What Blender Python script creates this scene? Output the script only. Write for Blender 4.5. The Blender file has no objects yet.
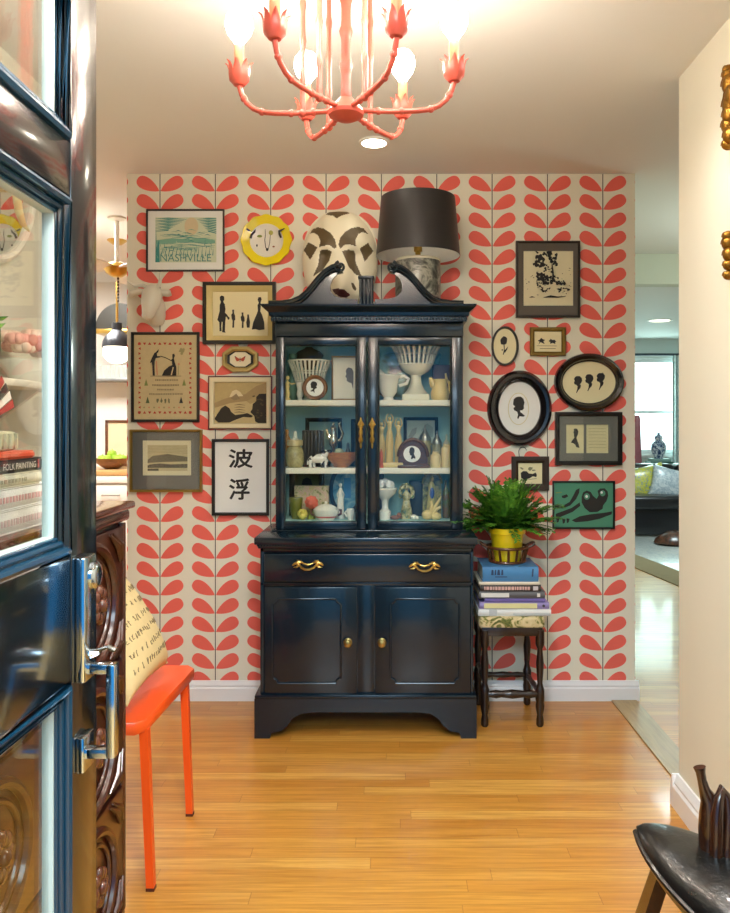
import bpy, bmesh, math, random
from mathutils import Vector, Matrix
random.seed(7)
SC = bpy.context.scene
COL = SC.collection
# ---- camera geometry (level camera, shifted lens) -------------------------------------------
F, CX, CY, CZ, D = 790.0, 391.0, 423.0, 1.287, 3.67
CEIL = 2.444
def X(px, Y): return (px - CX) / F * Y
def Z(py, Y): return CZ + (CY - py) / F * Y
def P(px, py, Y): return Vector((X(px, Y), Y, Z(py, Y)))
def rad(a): return math.radians(a)

# ---- mesh builder -----------------------------------------------------------------------------
ORG = {}
class MB:
    def __init__(s):
        s.bm = bmesh.new(); s.mi = 0; s.M = None
    def add(s, verts, faces, smooth=True):
        M = s.M
        vs = [s.bm.verts.new(M @ Vector(v) if M else Vector(v)) for v in verts]
        for f in faces:
            try:
                fc = s.bm.faces.new([vs[i] for i in f]); fc.material_index = s.mi; fc.smooth = smooth
            except ValueError:
                pass
        return s
    def merge(s, t):
        t.verts.index_update()
        s.add([v.co.copy() for v in t.verts], [[v.index for v in f.verts] for f in t.faces])
        t.free(); return s
    def box(s, x0, x1, y0, y1, z0, z1, b=0.0, seg=2):
        t = bmesh.new(); bmesh.ops.create_cube(t, size=1.0)
        for v in t.verts:
            v.co = Vector(((x0 + x1) / 2 + v.co.x * (x1 - x0), (y0 + y1) / 2 + v.co.y * (y1 - y0), (z0 + z1) / 2 + v.co.z * (z1 - z0)))
        if b > 0:
            b = min(b, abs(x1 - x0) * .49, abs(y1 - y0) * .49, abs(z1 - z0) * .49)
            bmesh.ops.bevel(t, geom=t.edges[:], offset=b, segments=seg, profile=.5, affect='EDGES')
        return s.merge(t)
    def rings(s, rings, closed_u=True, cap0=True, cap1=True, loop=False):
        n = len(rings[0]); V = [p for r in rings for p in r]; Fc = []
        m = len(rings)
        for i in range(m if loop else m - 1):
            j = (i + 1) % m
            for k in range(n if closed_u else n - 1):
                k2 = (k + 1) % n
                Fc.append((i * n + k, i * n + k2, j * n + k2, j * n + k))
        if not loop:
            if cap0: Fc.append(tuple(range(n))[::-1])
            if cap1: Fc.append(tuple((m - 1) * n + k for k in range(n)))
        return s.add(V, Fc)
    def lathe(s, prof, c=(0, 0, 0), n=24, sx=1.0, sy=1.0, cap0=True, cap1=True):
        R = []
        for r, z in prof:
            r = max(r, 1e-5)
            R.append([(c[0] + r * sx * math.cos(2 * math.pi * k / n), c[1] + r * sy * math.sin(2 * math.pi * k / n), c[2] + z) for k in range(n)])
        return s.rings(R, True, cap0, cap1)
    def tube(s, pts, r, n=8, loop=False, flat=1.0):
        pts = [Vector(p) for p in pts]; m = len(pts)
        rs = r if isinstance(r, (list, tuple)) else [r] * m
        R = []; up = None
        for i, p in enumerate(pts):
            if loop: t = pts[(i + 1) % m] - pts[i - 1]
            else: t = pts[min(i + 1, m - 1)] - pts[max(i - 1, 0)]
            if t.length < 1e-9: t = Vector((0, 0, 1))
            t.normalize()
            if up is None:
                up = Vector((0, 0, 1)) if abs(t.z) < .9 else Vector((0, 1, 0))
            a = up - t * up.dot(t)
            if a.length < 1e-6: a = t.orthogonal()
            a.normalize(); b = t.cross(a); up = a
            R.append([p + (a * math.cos(2 * math.pi * k / n) * flat + b * math.sin(2 * math.pi * k / n)) * rs[i] for k in range(n)])
        return s.rings(R, True, True, True, loop)
    def cyl(s, p0, p1, r, n=16): return s.tube([p0, p1], r, n)
    def ell(s, c, rx, ry=None, rz=None, n=18, m=10):
        ry = rx if ry is None else ry; rz = rx if rz is None else rz
        R = []
        for i in range(m + 1):
            a = -math.pi / 2 + math.pi * i / m
            q = max(math.cos(a), 1e-4)
            R.append([(c[0] + rx * q * math.cos(2 * math.pi * k / n), c[1] + ry * q * math.sin(2 * math.pi * k / n), c[2] + rz * math.sin(a)) for k in range(n)])
        return s.rings(R)
    def ext(s, pts, vec):
        """polygon pts (3-D) extruded along vec"""
        pts = [Vector(p) for p in pts]; vec = Vector(vec); n = len(pts)
        V = pts + [p + vec for p in pts]
        Fc = [tuple(range(n))[::-1], tuple(range(n, 2 * n))]
        Fc += [(k, (k + 1) % n, n + (k + 1) % n, n + k) for k in range(n)]
        return s.add(V, Fc, False)
    def build(s, name, mats, parent=None, org=None, label=None, kind=None, sharp=38, cat=None, group=None, norm=True):
        if norm: bmesh.ops.recalc_face_normals(s.bm, faces=s.bm.faces[:])
        o0 = Vector(ORG.get(parent.name, (0, 0, 0))) if parent else Vector(org or (0, 0, 0))
        if o0.length: bmesh.ops.translate(s.bm, verts=s.bm.verts[:], vec=-o0)
        me = bpy.data.meshes.new(name); s.bm.to_mesh(me); s.bm.free()
        for m in (mats if isinstance(mats, (list, tuple)) else [mats]): me.materials.append(m)
        me.set_sharp_from_angle(angle=rad(sharp))
        o = bpy.data.objects.new(name, me); COL.objects.link(o)
        if parent: o.parent = parent
        else: o.location = o0
        ORG[o.name] = tuple(o0)
        if label: o['label'] = label
        if cat: o['category'] = cat
        if group: o['group'] = group
        if kind: o['kind'] = kind
        return o
def thing(name, label, cat, loc, group=None):
    o = bpy.data.objects.new(name, None); COL.objects.link(o)
    o.location = loc; ORG[o.name] = tuple(loc); o.empty_display_size = .05
    o['label'] = label; o['category'] = cat
    if group: o['group'] = group
    return o
def text_geo(body, size=1.0):
    cu = bpy.data.curves.new('lettering', 'FONT'); cu.body = body; cu.size = size; cu.resolution_u = 3
    ob = bpy.data.objects.new('lettering', cu); COL.objects.link(ob)
    dg = bpy.context.evaluated_depsgraph_get(); dg.update()
    me = bpy.data.meshes.new_from_object(ob.evaluated_get(dg))
    vs = [v.co.copy() for v in me.vertices]; fs = [tuple(p.vertices) for p in me.polygons]
    bpy.data.objects.remove(ob); bpy.data.curves.remove(cu); bpy.data.meshes.remove(me)
    return vs, fs
def put_text(mb, body, o, right, up, width=None, height=None):
    """flat lettering: fitted in width/height, lower-left corner at o"""
    vs, fs = text_geo(body)
    if not vs: return
    x0 = min(v.x for v in vs); x1 = max(v.x for v in vs); y0 = min(v.y for v in vs); y1 = max(v.y for v in vs)
    sx = (width or (x1 - x0)) / (x1 - x0); sy = (height / (y1 - y0)) if height else sx
    o = Vector(o); right = Vector(right); up = Vector(up)
    mb.add([o + right * ((v.x - x0) * sx) + up * ((v.y - y0) * sy) for v in vs], fs, False)

# ---- materials ----------------------------------------------------------------------------------
def lin(c):
    return c / 12.92 if c <= .04045 else ((c + .055) / 1.055) ** 2.4
def hx(h, a=1.0):
    h = h.lstrip('#')
    return tuple(lin(int(h[i:i + 2], 16) / 255) for i in (0, 2, 4)) + (a,)
class NT:
    def __init__(s, name):
        s.mat = bpy.data.materials.new(name); s.mat.use_nodes = True
        s.t = s.mat.node_tree; s.t.nodes.clear()
        s.out = s.t.nodes.new('ShaderNodeOutputMaterial')
    def n(s, ty, **kw):
        nd = s.t.nodes.new('ShaderNode' + ty)
        for k, v in kw.items(): setattr(nd, k, v)
        return nd
    def set(s, sock, v):
        if hasattr(v, 'is_output'): s.t.links.new(v, sock)
        elif v is not None: sock.default_value = v
    def m(s, op, a, b=None, c=None, clamp=False):
        nd = s.n('Math', operation=op); nd.use_clamp = clamp
        for i, v in enumerate((a, b, c)):
            if v is not None: s.set(nd.inputs[i], v)
        return nd.outputs[0]
    def mix(s, f, a, b, blend='MIX'):
        nd = s.n('Mix', data_type='RGBA', blend_type=blend)
        s.set(nd.inputs[0], f); s.set(nd.inputs[6], a); s.set(nd.inputs[7], b)
        return nd.outputs[2]
    def obj(s):
        return s.n('TexCoord').outputs['Object']
    def xyz(s, v):
        nd = s.n('SeparateXYZ'); s.set(nd.inputs[0], v); return nd.outputs
    def vec(s, x, y, z):
        nd = s.n('CombineXYZ'); s.set(nd.inputs[0], x); s.set(nd.inputs[1], y); s.set(nd.inputs[2], z); return nd.outputs[0]
    def noise(s, v, scale, detail=3, rough=.5, dist=0):
        nd = s.n('TexNoise'); s.set(nd.inputs['Vector'], v); s.set(nd.inputs['Scale'], scale)
        nd.inputs['Detail'].default_value = detail; nd.inputs['Roughness'].default_value = rough; nd.inputs['Distortion'].default_value = dist
        return nd.outputs[0]
    def ramp(s, f, stops, interp='LINEAR'):
        nd = s.n('ValToRGB'); s.set(nd.inputs[0], f); cr = nd.color_ramp; cr.interpolation = interp
        while len(cr.elements) < len(stops): cr.elements.new(.5)
        for e, (p, c) in zip(cr.elements, stops): e.position = p; e.color = c
        return nd.outputs[0]
    def bsdf(s, col, rough=.5, metal=0.0, coat=0.0, spec=.5, bump=None, bstr=.2, bdist=.002, trans=0, sub=0):
        b = s.n('BsdfPrincipled')
        s.set(b.inputs['Base Color'], col); s.set(b.inputs['Roughness'], rough); s.set(b.inputs['Metallic'], metal)
        s.set(b.inputs['Coat Weight'], coat); b.inputs['Coat Roughness'].default_value = .08
        s.set(b.inputs['Specular IOR Level'], spec)
        if bump is not None:
            bp = s.n('Bump'); bp.inputs['Strength'].default_value = bstr; bp.inputs['Distance'].default_value = bdist
            s.set(bp.inputs['Height'], bump); s.t.links.new(bp.outputs[0], b.inputs['Normal'])
        s.t.links.new(b.outputs[0], s.out.inputs[0]); return s.mat
MATS = {}
def pm(h, rough=.5, metal=0.0, coat=0.0, spec=.5, var=.10, scale=14.0, bump=0.0):
    k = (h, rough, metal, coat, spec, var, scale, bump)
    if k in MATS: return MATS[k]
    t = NT('paint_' + h.strip('#')); c = hx(h)
    nz = t.noise(t.obj(), scale, 4, .6)
    lo = tuple(x * (1 - var) for x in c[:3]) + (1,); hi = tuple(min(1, x * (1 + var)) for x in c[:3]) + (1,)
    MATS[k] = t.bsdf(t.mix(nz, lo, hi), rough, metal, coat, spec, t.noise(t.obj(), scale * 6, 3) if bump else None, bump)
    return MATS[k]
def emit(h, strength):
    t = NT('glow_' + h.strip('#')); e = t.n('Emission'); e.inputs[0].default_value = hx(h); e.inputs[1].default_value = strength
    t.t.links.new(e.outputs[0], t.out.inputs[0]); return t.mat
def glass_mat(name, tint='#fafcfb', f0=.024):
    t = NT(name)
    g = t.n('NewGeometry'); d = t.n('VectorMath', operation='DOT_PRODUCT')
    t.t.links.new(g.outputs['Normal'], d.inputs[0]); t.t.links.new(g.outputs['Incoming'], d.inputs[1])
    c = t.m('ABSOLUTE', d.outputs['Value'])
    fr = t.m('ADD', t.m('MULTIPLY', t.m('POWER', t.m('SUBTRACT', 1.0, c), 5.0), 1 - f0), f0)
    tr = t.n('BsdfTransparent'); tr.inputs[0].default_value = hx(tint)
    gl = t.n('BsdfGlossy'); gl.inputs['Roughness'].default_value = .01; gl.inputs[0].default_value = (1, 1, 1, 1)
    mx = t.n('MixShader'); t.t.links.new(fr, mx.inputs[0]); t.t.links.new(tr.outputs[0], mx.inputs[1]); t.t.links.new(gl.outputs[0], mx.inputs[2])
    t.t.links.new(mx.outputs[0], t.out.inputs[0]); return t.mat
def wood(name, light, dark, axis='x', scale=6.0, rough=.35, coat=.3, stretch=14.0, spec=.5):
    t = NT(name); v = t.xyz(t.obj())
    s = {'x': (1, stretch, stretch), 'y': (stretch, 1, stretch), 'z': (stretch, stretch, 1)}[axis]
    w = t.vec(t.m('MULTIPLY', v[0], float(s[0])), t.m('MULTIPLY', v[1], float(s[1])), t.m('MULTIPLY', v[2], float(s[2])))
    nz = t.noise(w, scale, 5, .6, .6)
    return t.bsdf(t.ramp(nz, [(.25, hx(dark)), (.75, hx(light))]), rough, 0, coat, spec, nz, .1)
GLASS = glass_mat('clear_glass')
PICGLASS = glass_mat('picture_glass', '#fbfdfc', .04)

def wallpaper_mat():
    t = NT('stem_leaf_wallpaper'); v = t.xyz(t.obj())
    Wd, Hd = 55.35 * D / F, 18.36 * D / F
    x0 = X(160, D); z0 = Z(191.8, D)
    u = t.m('DIVIDE', t.m('SUBTRACT', v[0], x0), Wd)
    fu = t.m('SUBTRACT', t.m('FRACT', t.m('ADD', u, .5)), .5)
    a = t.m('MULTIPLY', t.m('ABSOLUTE', fu), Wd)
    b = t.m('MULTIPLY', t.m('FRACT', t.m('DIVIDE', t.m('SUBTRACT', v[2], z0), Hd)), Hd)
    a1 = t.m('SUBTRACT', a, .003); b1 = t.m('SUBTRACT', b, .0035)
    th = rad(29); L = .1165
    sc = t.m('ADD', t.m('MULTIPLY', a1, math.cos(th)), t.m('MULTIPLY', b1, math.sin(th)))
    nn = t.m('SUBTRACT', t.m('MULTIPLY', b1, math.cos(th)), t.m('MULTIPLY', a1, math.sin(th)))
    # slight belly bend
    tt = t.m('DIVIDE', sc, L, clamp=True)
    w = t.m('MULTIPLY', t.m('MULTIPLY', t.m('POWER', tt, .86), t.m('POWER', t.m('SUBTRACT', 1.0, tt), .42)), .0665)
    leaf = t.m('LESS_THAN', t.m('ABSOLUTE', nn), w)
    stem = t.m('LESS_THAN', a, .0021)
    nz = t.noise(t.obj(), 5, 3)
    bg = t.mix(nz, hx('#ebe6d0'), hx('#f0ecda'))
    lf = t.mix(nz, hx('#f06a5d'), hx('#f27264'))
    col = t.mix(leaf, t.mix(stem, bg, hx('#4c4a44')), lf)
    return t.bsdf(col, .62, 0, 0, .3)
def floor_mat():
    t = NT('oak_strip_floor'); v = t.xyz(t.obj())
    wd = .057
    ry = t.m('DIVIDE', v[1], wd); row = t.m('FLOOR', ry); fy = t.m('FRACT', ry)
    wn = t.n('TexWhiteNoise', noise_dimensions='1D'); t.set(wn.inputs['W'], row)
    px = t.m('ADD', t.m('DIVIDE', v[0], .95), t.m('MULTIPLY', wn.outputs[0], 7.3))
    pl = t.m('FLOOR', px); fx = t.m('FRACT', px)
    w2 = t.n('TexWhiteNoise', noise_dimensions='2D'); t.set(w2.inputs['Vector'], t.vec(row, pl, 0.0))
    rnd = w2.outputs[0]
    g = t.noise(t.vec(t.m('ADD', t.m('MULTIPLY', v[0], 1.6), t.m('MULTIPLY', rnd, 40.0)), t.m('MULTIPLY', v[1], 38.0), rnd), 2.2, 5, .62, .5)
    g2 = t.noise(t.vec(t.m('MULTIPLY', v[0], 5.0), t.m('MULTIPLY', v[1], 160.0), rnd), 3.0, 2, .5)
    base = t.ramp(rnd, [(0, hx('#c88836')), (.3, hx('#d3953e')), (.75, hx('#da9f46')), (1, hx('#e2ad54'))])
    col = t.mix(t.m('MULTIPLY', t.m('SUBTRACT', g, .40, clamp=True), 2.4, clamp=True), base, hx('#a56a1e'), 'MIX')
    col = t.mix(t.m('MULTIPLY', g2, .30), col, hx('#94551c'))
    gap = t.m('MAXIMUM', t.m('LESS_THAN', fy, .035), t.m('LESS_THAN', fx, .0022))
    col = t.mix(t.m('MULTIPLY', gap, .42), col, hx('#6a3c12'))
    h = t.m('SUBTRACT', t.m('MULTIPLY', g, .25), t.m('MULTIPLY', gap, .6))
    return t.bsdf(col, t.m('ADD', .24, t.m('MULTIPLY', g, .14)), 0, .25, .5, h, .12, .0012)
# ================= SETTING =================
CREAM = pm('#e6e4d2', .6, var=.03, scale=3); WHITE = pm('#f0eee8', .45, var=.02); CEILM = pm('#e6e7e4', .7, var=.02, scale=2)
TRIMW = pm('#eeeeee', .35, var=.02)
def sbox(name, bx, m, label=None, b=0):
    mb = MB()
    for q in (bx if isinstance(bx[0], (list, tuple)) else [bx]): mb.box(*q, b=b)
    return mb.build(name, m, kind='structure', label=label)
XL, XR = -1.2, .966
WX0, WX1 = X(127, D), X(635, D)
sbox('floor', (-3.5, 5.6, -1.6, 11.2, -.05, 0), floor_mat(), 'golden oak strip floor running across the hall')
sbox('ceiling', (-3.5, 5.6, .38, 11.2, CEIL, CEIL + .08), CEILM, 'plain off white ceiling')
sbox('wall_back', (WX0, WX1, D, D + .12, 0, CEIL), wallpaper_mat(), 'wall papered with coral leaf stems on cream')
sbox('wall_left', (XL - .1, XL, .48, 3.1, 0, CEIL), CREAM, 'cream side wall behind the carved dresser')
sbox('wall_right', (XR, WX1, .48, 2.65, 0, CEIL), CREAM, 'plain cream wall at the right')
sbox('wall_front', [(-3.5, -.5, .36, .48, 0, CEIL), (.47, 5.6, .36, .48, 0, CEIL), (-.5, .47, .36, .48, 2.1, CEIL)], pm('#46565a', .6, var=.03))
# rooms behind
sbox('wall_kitchen', [(-3.5, 1.0, 6.5, 6.6, 0, CEIL), (-3.5, -3.4, .48, 6.5, 0, CEIL)], pm('#f0ece2', .5, var=.02), 'white kitchen wall')
sbox('wall_divider', (1.0, WX1, D + .12, 11.0, 0, CEIL), CREAM)
wx0, wx1, wz0, wz1, WY = 2.55, 4.05, .86, Z(359, 10.9), 10.9
sbox('wall_living', [(WX1, wx0, WY, WY + .15, 0, CEIL), (wx1, 5.6, WY, WY + .15, 0, CEIL), (wx0, wx1, WY, WY + .15, 0, wz0), (wx0, wx1, WY, WY + .15, wz1, CEIL),
                     (5.5, 5.6, .48, WY, 0, CEIL)], pm('#dfe6e2', .6, var=.02), 'pale wall of the room beyond')
sbox('trim_1', (1.02, 1.135, 2.66, 3.67, 0, .006), wood('threshold_oak', '#b89a62', '#8d7140', 'y', 5, .35), 'oak threshold strip between hall and living room')
sbox('trim_2', (WX1, 5.5, 5.40, 5.52, Z(284, 5.4), CEIL), pm('#c9cdbb', .6, var=.02), 'dropped header beam in the passage ceiling')
# baseboards: moulded profile
def baseboard(name, p0, p1, nrm, h=.092, d=.016):
    p0 = Vector(p0); p1 = Vector(p1); n = Vector(nrm)
    prof = [(0, 0), (d, 0), (d, h * .62), (d * .72, h * .70), (d * .80, h * .78), (d * .45, h * .93), (d * .3, h), (0, h)]
    mb = MB(); mb.rings([[p + n * a + Vector((0, 0, z)) for a, z in prof] for p in (p0, p1)])
    return mb
b = baseboard('', (WX0, D, 0), (WX1 + .016, D, 0), (0, -1, 0)); b.build('baseboard_back', TRIMW, kind='structure', sharp=30)
b = baseboard('', (WX1, D + .0005, 0), (WX1, D + .12, 0), (1, 0, 0)); b.build('baseboard_end', TRIMW, kind='structure', sharp=30)
b = baseboard('', (XR, .48, 0), (XR, 2.6495, 0), (-1, 0, 0), .11, .022); b.build('baseboard_right', TRIMW, kind='structure', sharp=30)
b = baseboard('', (XR - .022, 2.65, 0), (WX1, 2.65, 0), (0, 1, 0), .11, .022); b.build('baseboard_corner', TRIMW, kind='structure', sharp=30)
# living room window
w = MB()
for (x0, x1, z0, z1) in ((wx0 - .07, wx0, wz0, wz1), (wx1, wx1 + .07, wz0, wz1), (wx0 - .07, wx1 + .07, wz1, wz1 + .05), (wx0 - .1, wx1 + .1, wz0 - .05, wz0)):
    w.box(x0, x1, WY - .03, WY + .02, z0, z1, .006)
win = w.build('window_1', TRIMW, kind='structure', label='tall bright window of the room beyond')
w = MB(); zm = Z(412, WY)
for (x0, x1, z0, z1) in ((wx0, wx0 + .045, wz0, wz1), (wx1 - .045, wx1, wz0, wz1), (wx0, wx1, zm - .02, zm + .02), (wx0, wx1, wz1 - .05, wz1), (wx0, wx1, wz0, wz0 + .06)):
    w.box(x0, x1, WY + .02, WY + .06, z0, z1, .004)
w.build('window_sash', TRIMW, win)
w = MB(); w.box(wx0 + .02, wx1 - .02, WY + .035, WY + .04, wz0 + .02, wz1 - .02); w.build('window_pane', GLASS, win)
# recessed ceiling light
YL = 3.25
def recessed(px, Y, r, label, st, group=None):
    x = X(px, Y); t = thing('recessed_light', label, 'ceiling light', (x, Y, CEIL))
    mb = MB(); prof = [(r * 1.25, 0), (r * 1.25, -.006), (r * 1.02, -.008), (r, 0)]
    mb.lathe(prof, (x, Y, CEIL), 32, cap0=False, cap1=False); mb.build('trim_ring', WHITE, t)
    mb = MB(); mb.lathe([(r, -.003), (r * .5, -.007), (.001, -.008)], (x, Y, CEIL), 32); mb.build('lens', emit('#fff4dc', st), t)
recessed(374, YL, .05, 'small round recessed light glowing in the hall ceiling', 25)
# ---- lights -------------------------------------------------------------------------------------
def area(name, loc, rot, sx, sy, e, col, spread=180):
    l = bpy.data.lights.new(name, 'AREA'); l.shape = 'RECTANGLE'; l.size = sx; l.size_y = sy; l.energy = e; l.color = col; l.spread = rad(spread)
    o = bpy.data.objects.new(name, l); o.location = loc; o.rotation_euler = rot; COL.objects.link(o); return o
def point(name, loc, e, col, r=.05):
    l = bpy.data.lights.new(name, 'POINT'); l.energy = e; l.color = col; l.shadow_soft_size = r
    o = bpy.data.objects.new(name, l); o.location = loc; COL.objects.link(o); return o
area('porch_daylight', (.0, -1.5, 2.85), (rad(68), 0, 0), 2.6, 1.3, 95, (.66, .86, 1.0))
area('window_daylight', ((wx0 + wx1) / 2, WY + .35, 1.5), (rad(-90), 0, 0), 1.5, 1.5, 26, (.62, .97, .88))
area('kitchen_ceiling_lamp', (-2.1, 4.9, CEIL - .02), (0, 0, 0), .9, .9, 50, (1.0, .97, .95))
area('living_ceiling_lamp', (3.0, 7.5, CEIL - .02), (0, 0, 0), .8, .8, 28, (.80, .97, 1.0))
point('passage_fill', (2.3, 4.3, 2.0), 14, (.86, 1.0, .90), .12)  # added fill that brightens the passage ceiling and header, no fixture behind it
wd = bpy.data.worlds.new('sky'); SC.world = wd; wd.use_nodes = True
wt = wd.node_tree; wb = wt.nodes['Background']; wb.inputs[0].default_value = (.74, .90, 1.0, 1)
wg = wt.nodes.new('ShaderNodeTexCoord'); wsx = wt.nodes.new('ShaderNodeSeparateXYZ'); wt.links.new(wg.outputs['Generated'], wsx.inputs[0])
def wm(a, lo, hi, o0, o1):
    n_ = wt.nodes.new('ShaderNodeMapRange'); n_.interpolation_type = 'SMOOTHSTEP'; wt.links.new(a, n_.inputs[0])
    for i_, v_ in enumerate((lo, hi, o0, o1)): n_.inputs[1 + i_].default_value = v_
    return n_.outputs[0]
wx = wt.nodes.new('ShaderNodeMath'); wx.operation = 'MAXIMUM'      # dim blue put frontward to shape glass and cabinet reflections, open sky elsewhere
wt.links.new(wm(wsx.outputs[1], -.1, .5, .70, 2.2), wx.inputs[0]); wt.links.new(wm(wsx.outputs[2], .25, .6, .70, 2.6), wx.inputs[1])
wt.links.new(wx.outputs[0], wb.inputs[1])
wc = wt.nodes.new('ShaderNodeMix'); wc.data_type = 'RGBA'; wt.links.new(wm(wx.outputs[0], .75, 2.0, 0, 1), wc.inputs[0])
wc.inputs[6].default_value = (.05, .38, .80, 1); wc.inputs[7].default_value = (.70, .93, .97, 1); wt.links.new(wc.outputs[2], wb.inputs[0])
for px_, x_, y_, lb in ((0, -.05, .95, 'unseen added fill light in the ceiling just inside the front door'), (0, .62, 1.9, 'unseen added fill light in the ceiling near the plain right wall')):  # extra ceiling fixtures with spots, out of view, added to fill the hall
    recessed(CX + x_ / y_ * F, y_, .06, lb, 12)
    l = bpy.data.lights.new('added_fill_spot', 'SPOT'); l.energy = 88 if x_ < 0 else 24; l.color = (1.0, .975, .95); l.shadow_soft_size = .07; l.spot_size = rad(150); l.spot_blend = .6
    o = bpy.data.objects.new('added_fill_spot', l); o.location = (x_, y_, CEIL - .02); COL.objects.link(o)
# ---- camera -----------------------------------------------------------------------------------------
cam = bpy.data.cameras.new('camera'); co = bpy.data.objects.new('camera', cam); COL.objects.link(co)
co.location = (0, 0, CZ); co.rotation_euler = (rad(90), 0, 0)
cam.sensor_fit = 'HORIZONTAL'; cam.sensor_width = 36; cam.lens = 36 * F / 730
cam.shift_x = (365 - CX) / 730; cam.shift_y = (CY - 456.5) / 730
cam.clip_start = .02
SC.camera = co
vs = SC.view_settings; vs.view_transform = 'Standard'; vs.look = 'None'; vs.exposure = .74; vs.gamma = 1.0; vs.use_curve_mapping = False
SC.cycles.max_bounces = 8; SC.cycles.diffuse_bounces = 4; SC.cycles.glossy_bounces = 4; SC.cycles.transparent_max_bounces = 24
SC.cycles.sample_clamp_indirect = 4.0; SC.cycles.use_denoising = True
# ================= CHINA HUTCH =================
BLK = pm('#061a26', .24, coat=.22, var=.25, scale=5)
TURQ = pm('#a6cdc6', .5, var=.05, scale=3); SHELF = pm('#e9e6d2', .4, var=.03)
BRASS = pm('#c9a758', .3, 1.0, var=.15, scale=40)
KNOBM = pm('#a88f55', .35, 1.0, var=.2, scale=60)
HC = -.0945
H = thing('china_hutch', 'tall black painted china hutch with two glass doors and a scrolled broken pediment', 'cabinet', (HC, 3.45, 0))
YB = 3.235; YH = 3.40; YBK = 3.655
bx0, bx1 = X(260.3, YB), X(473.5, YB)
zc0, zc1 = Z(548.5, 3.22), Z(537.5, 3.20)      # counter slab
# base carcass
m = MB(); m.box(bx0, bx1, YB + .012, YBK, Z(703, YB), zc0, .004)
ctr = ((357 + 374.5) / 2)
zf = lambda py: Z(py, YB)
for q in ((bx0, bx1, YB, YB + .02, zf(552), zc0), (bx0, bx1, YB, YB + .02, zf(585.5), zf(582.5)), (X(358, YB), X(374, YB), YB, YB + .02, zf(699), zf(585)),
          (bx0, X(263.5, YB), YB, YB + .02, zf(703), zc0), (X(471, YB), bx1, YB, YB + .02, zf(703), zc0), (bx0, bx1, YB, YB + .02, zf(703), zf(697.5))):
    m.box(*q, b=.0015)
m.build('base_cabinet', BLK, H)
# plinth with ogee bracket feet
p0, p1 = X(254.5, 3.225), X(476.5, 3.225); Yp = 3.222
m = MB(); zp = lambda py: Z(py, Yp)
zt = zp(699)
def bracket(sgn, xo):
    k = Yp / F
    pts = [(0, 0), (0, zt), (58 * k, zt), (58 * k, zp(712.5)), (46 * k, zp(714)), (38 * k, zp(719)), (33 * k, zp(726)), (27 * k, zp(731)), (17 * k, zp(733)), (15.5 * k, 0)]
    return [(xo + sgn * a, z) for a, z in pts]
for sg, xo in ((1, p0), (-1, p1)):
    m.ext([(x, Yp, z) for x, z in bracket(sg, xo)], (0, .022, 0))
    m.box(min(xo, xo + sg * .02), max(xo, xo + sg * .02), Yp + .0225, YBK, 0.0, zt)
m.box(p0 + 58 * Yp / F, p1 - 58 * Yp / F, Yp, Yp + .022, zp(712.5), zt)
m.box(p0, p1, Yp - .002, YBK, zt, zt + .016, .006)
m.build('plinth', BLK, H)
# drawer with two pulls
d = MB(); d.box(X(264.5, YB), X(470.5, YB), YB - .016, YB + .06, zf(581.5), zf(553), .006, 3); dr = d.build('drawer', BLK, H)
def pull(px, py):
    Y = YB - .018; s = Y / F; m = MB()
    def q(dx, dy, o=0): return (X(px, Y) + dx * s, Y - o, Z(py, Y) - dy * s)
    m.tube([q(-9, -1, .006), q(-6, 2.2, .014), (q(-2, 3.6, .02)), q(2, 3.6, .02), q(6, 2.2, .014), q(9, -1, .006)], [.004, .0045, .005, .005, .0045, .004], 8)
    for sx in (-1, 1):
        m.tube([q(sx * 5, -2.5), q(sx * 9, -3.2, .004), q(sx * 13, -1.6, .005), q(sx * 15.5, .3, .003)], [.003, .006, .0055, .002], 8)
        m.tube([q(sx * 8, 0), q(sx * 11, 1.8, .004), q(sx * 14.5, 2.2, .003)], [.004, .0045, .001], 8)
        m.ell(q(sx * 9.5, -.6, .005), .008, .006, .008, 10, 6)
        m.tube([q(sx * 9, -2), q(sx * 7.5, -4.4, .004), q(sx * 11, -5, .003)], [.004, .0045, .001], 8)
    m.tube([q(-5, -1.6), q(0, -.4, .004), q(5, -1.6)], [.003, .004, .003], 8)
    m.build('drawer_pull', BRASS, dr)
pull(308, 565); pull(424.5, 566.5)
# lower doors: slab with applied moulding whose corners step in
def low_door(xa, xb, pa, pb, kx):
    m = MB(); m.box(X(xa, YB), X(xb, YB), YB - .004, YB + .05, zf(696.5), zf(587), .004)
    dd = m.build('cabinet_door', BLK, H)
    x0, x1, z0, z1 = X(pa, YB), X(pb, YB), zf(683), zf(598.5); c = .02; pts = []
    for cx_, cz_, a0 in ((x0, z0, 0), (x1, z0, 1), (x1, z1, 2), (x0, z1, 3)):
        sx = 1 if a0 in (0, 3) else -1; sz = 1 if a0 in (0, 1) else -1
        arc = [(cx_ + sx * c * math.sin(t), cz_ + sz * c * math.cos(t)) for t in [i * math.pi / 2 / 5 for i in range(6)]]
        if a0 in (1, 3): arc = arc[::-1]
        # notched corner (quarter bite)
        pts += arc
    m = MB(); m.tube([(x, YB - .006, z) for x, z in pts], .0042, 8, loop=True); m.build('panel_moulding', BLK, dd)
    m = MB(); kxx, kz = X(kx, YB), zf(642)
    m.M = Matrix.Translation((kxx, YB - .004, kz)) @ Matrix.Rotation(rad(90), 4, 'X')
    m.lathe([(.0, 0), (.0175, 0), (.0175, .002), (.007, .005), (.006, .012), (.012, .016), (.0165, .022), (.014, .028), (.006, .031), (.0, .031)], n=20)
    m.build('knob', KNOBM, dd)
low_door(264.5, 357, 272.5, 341, 348); low_door(375, 470.5, 390.5, 459.5, 382)
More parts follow.
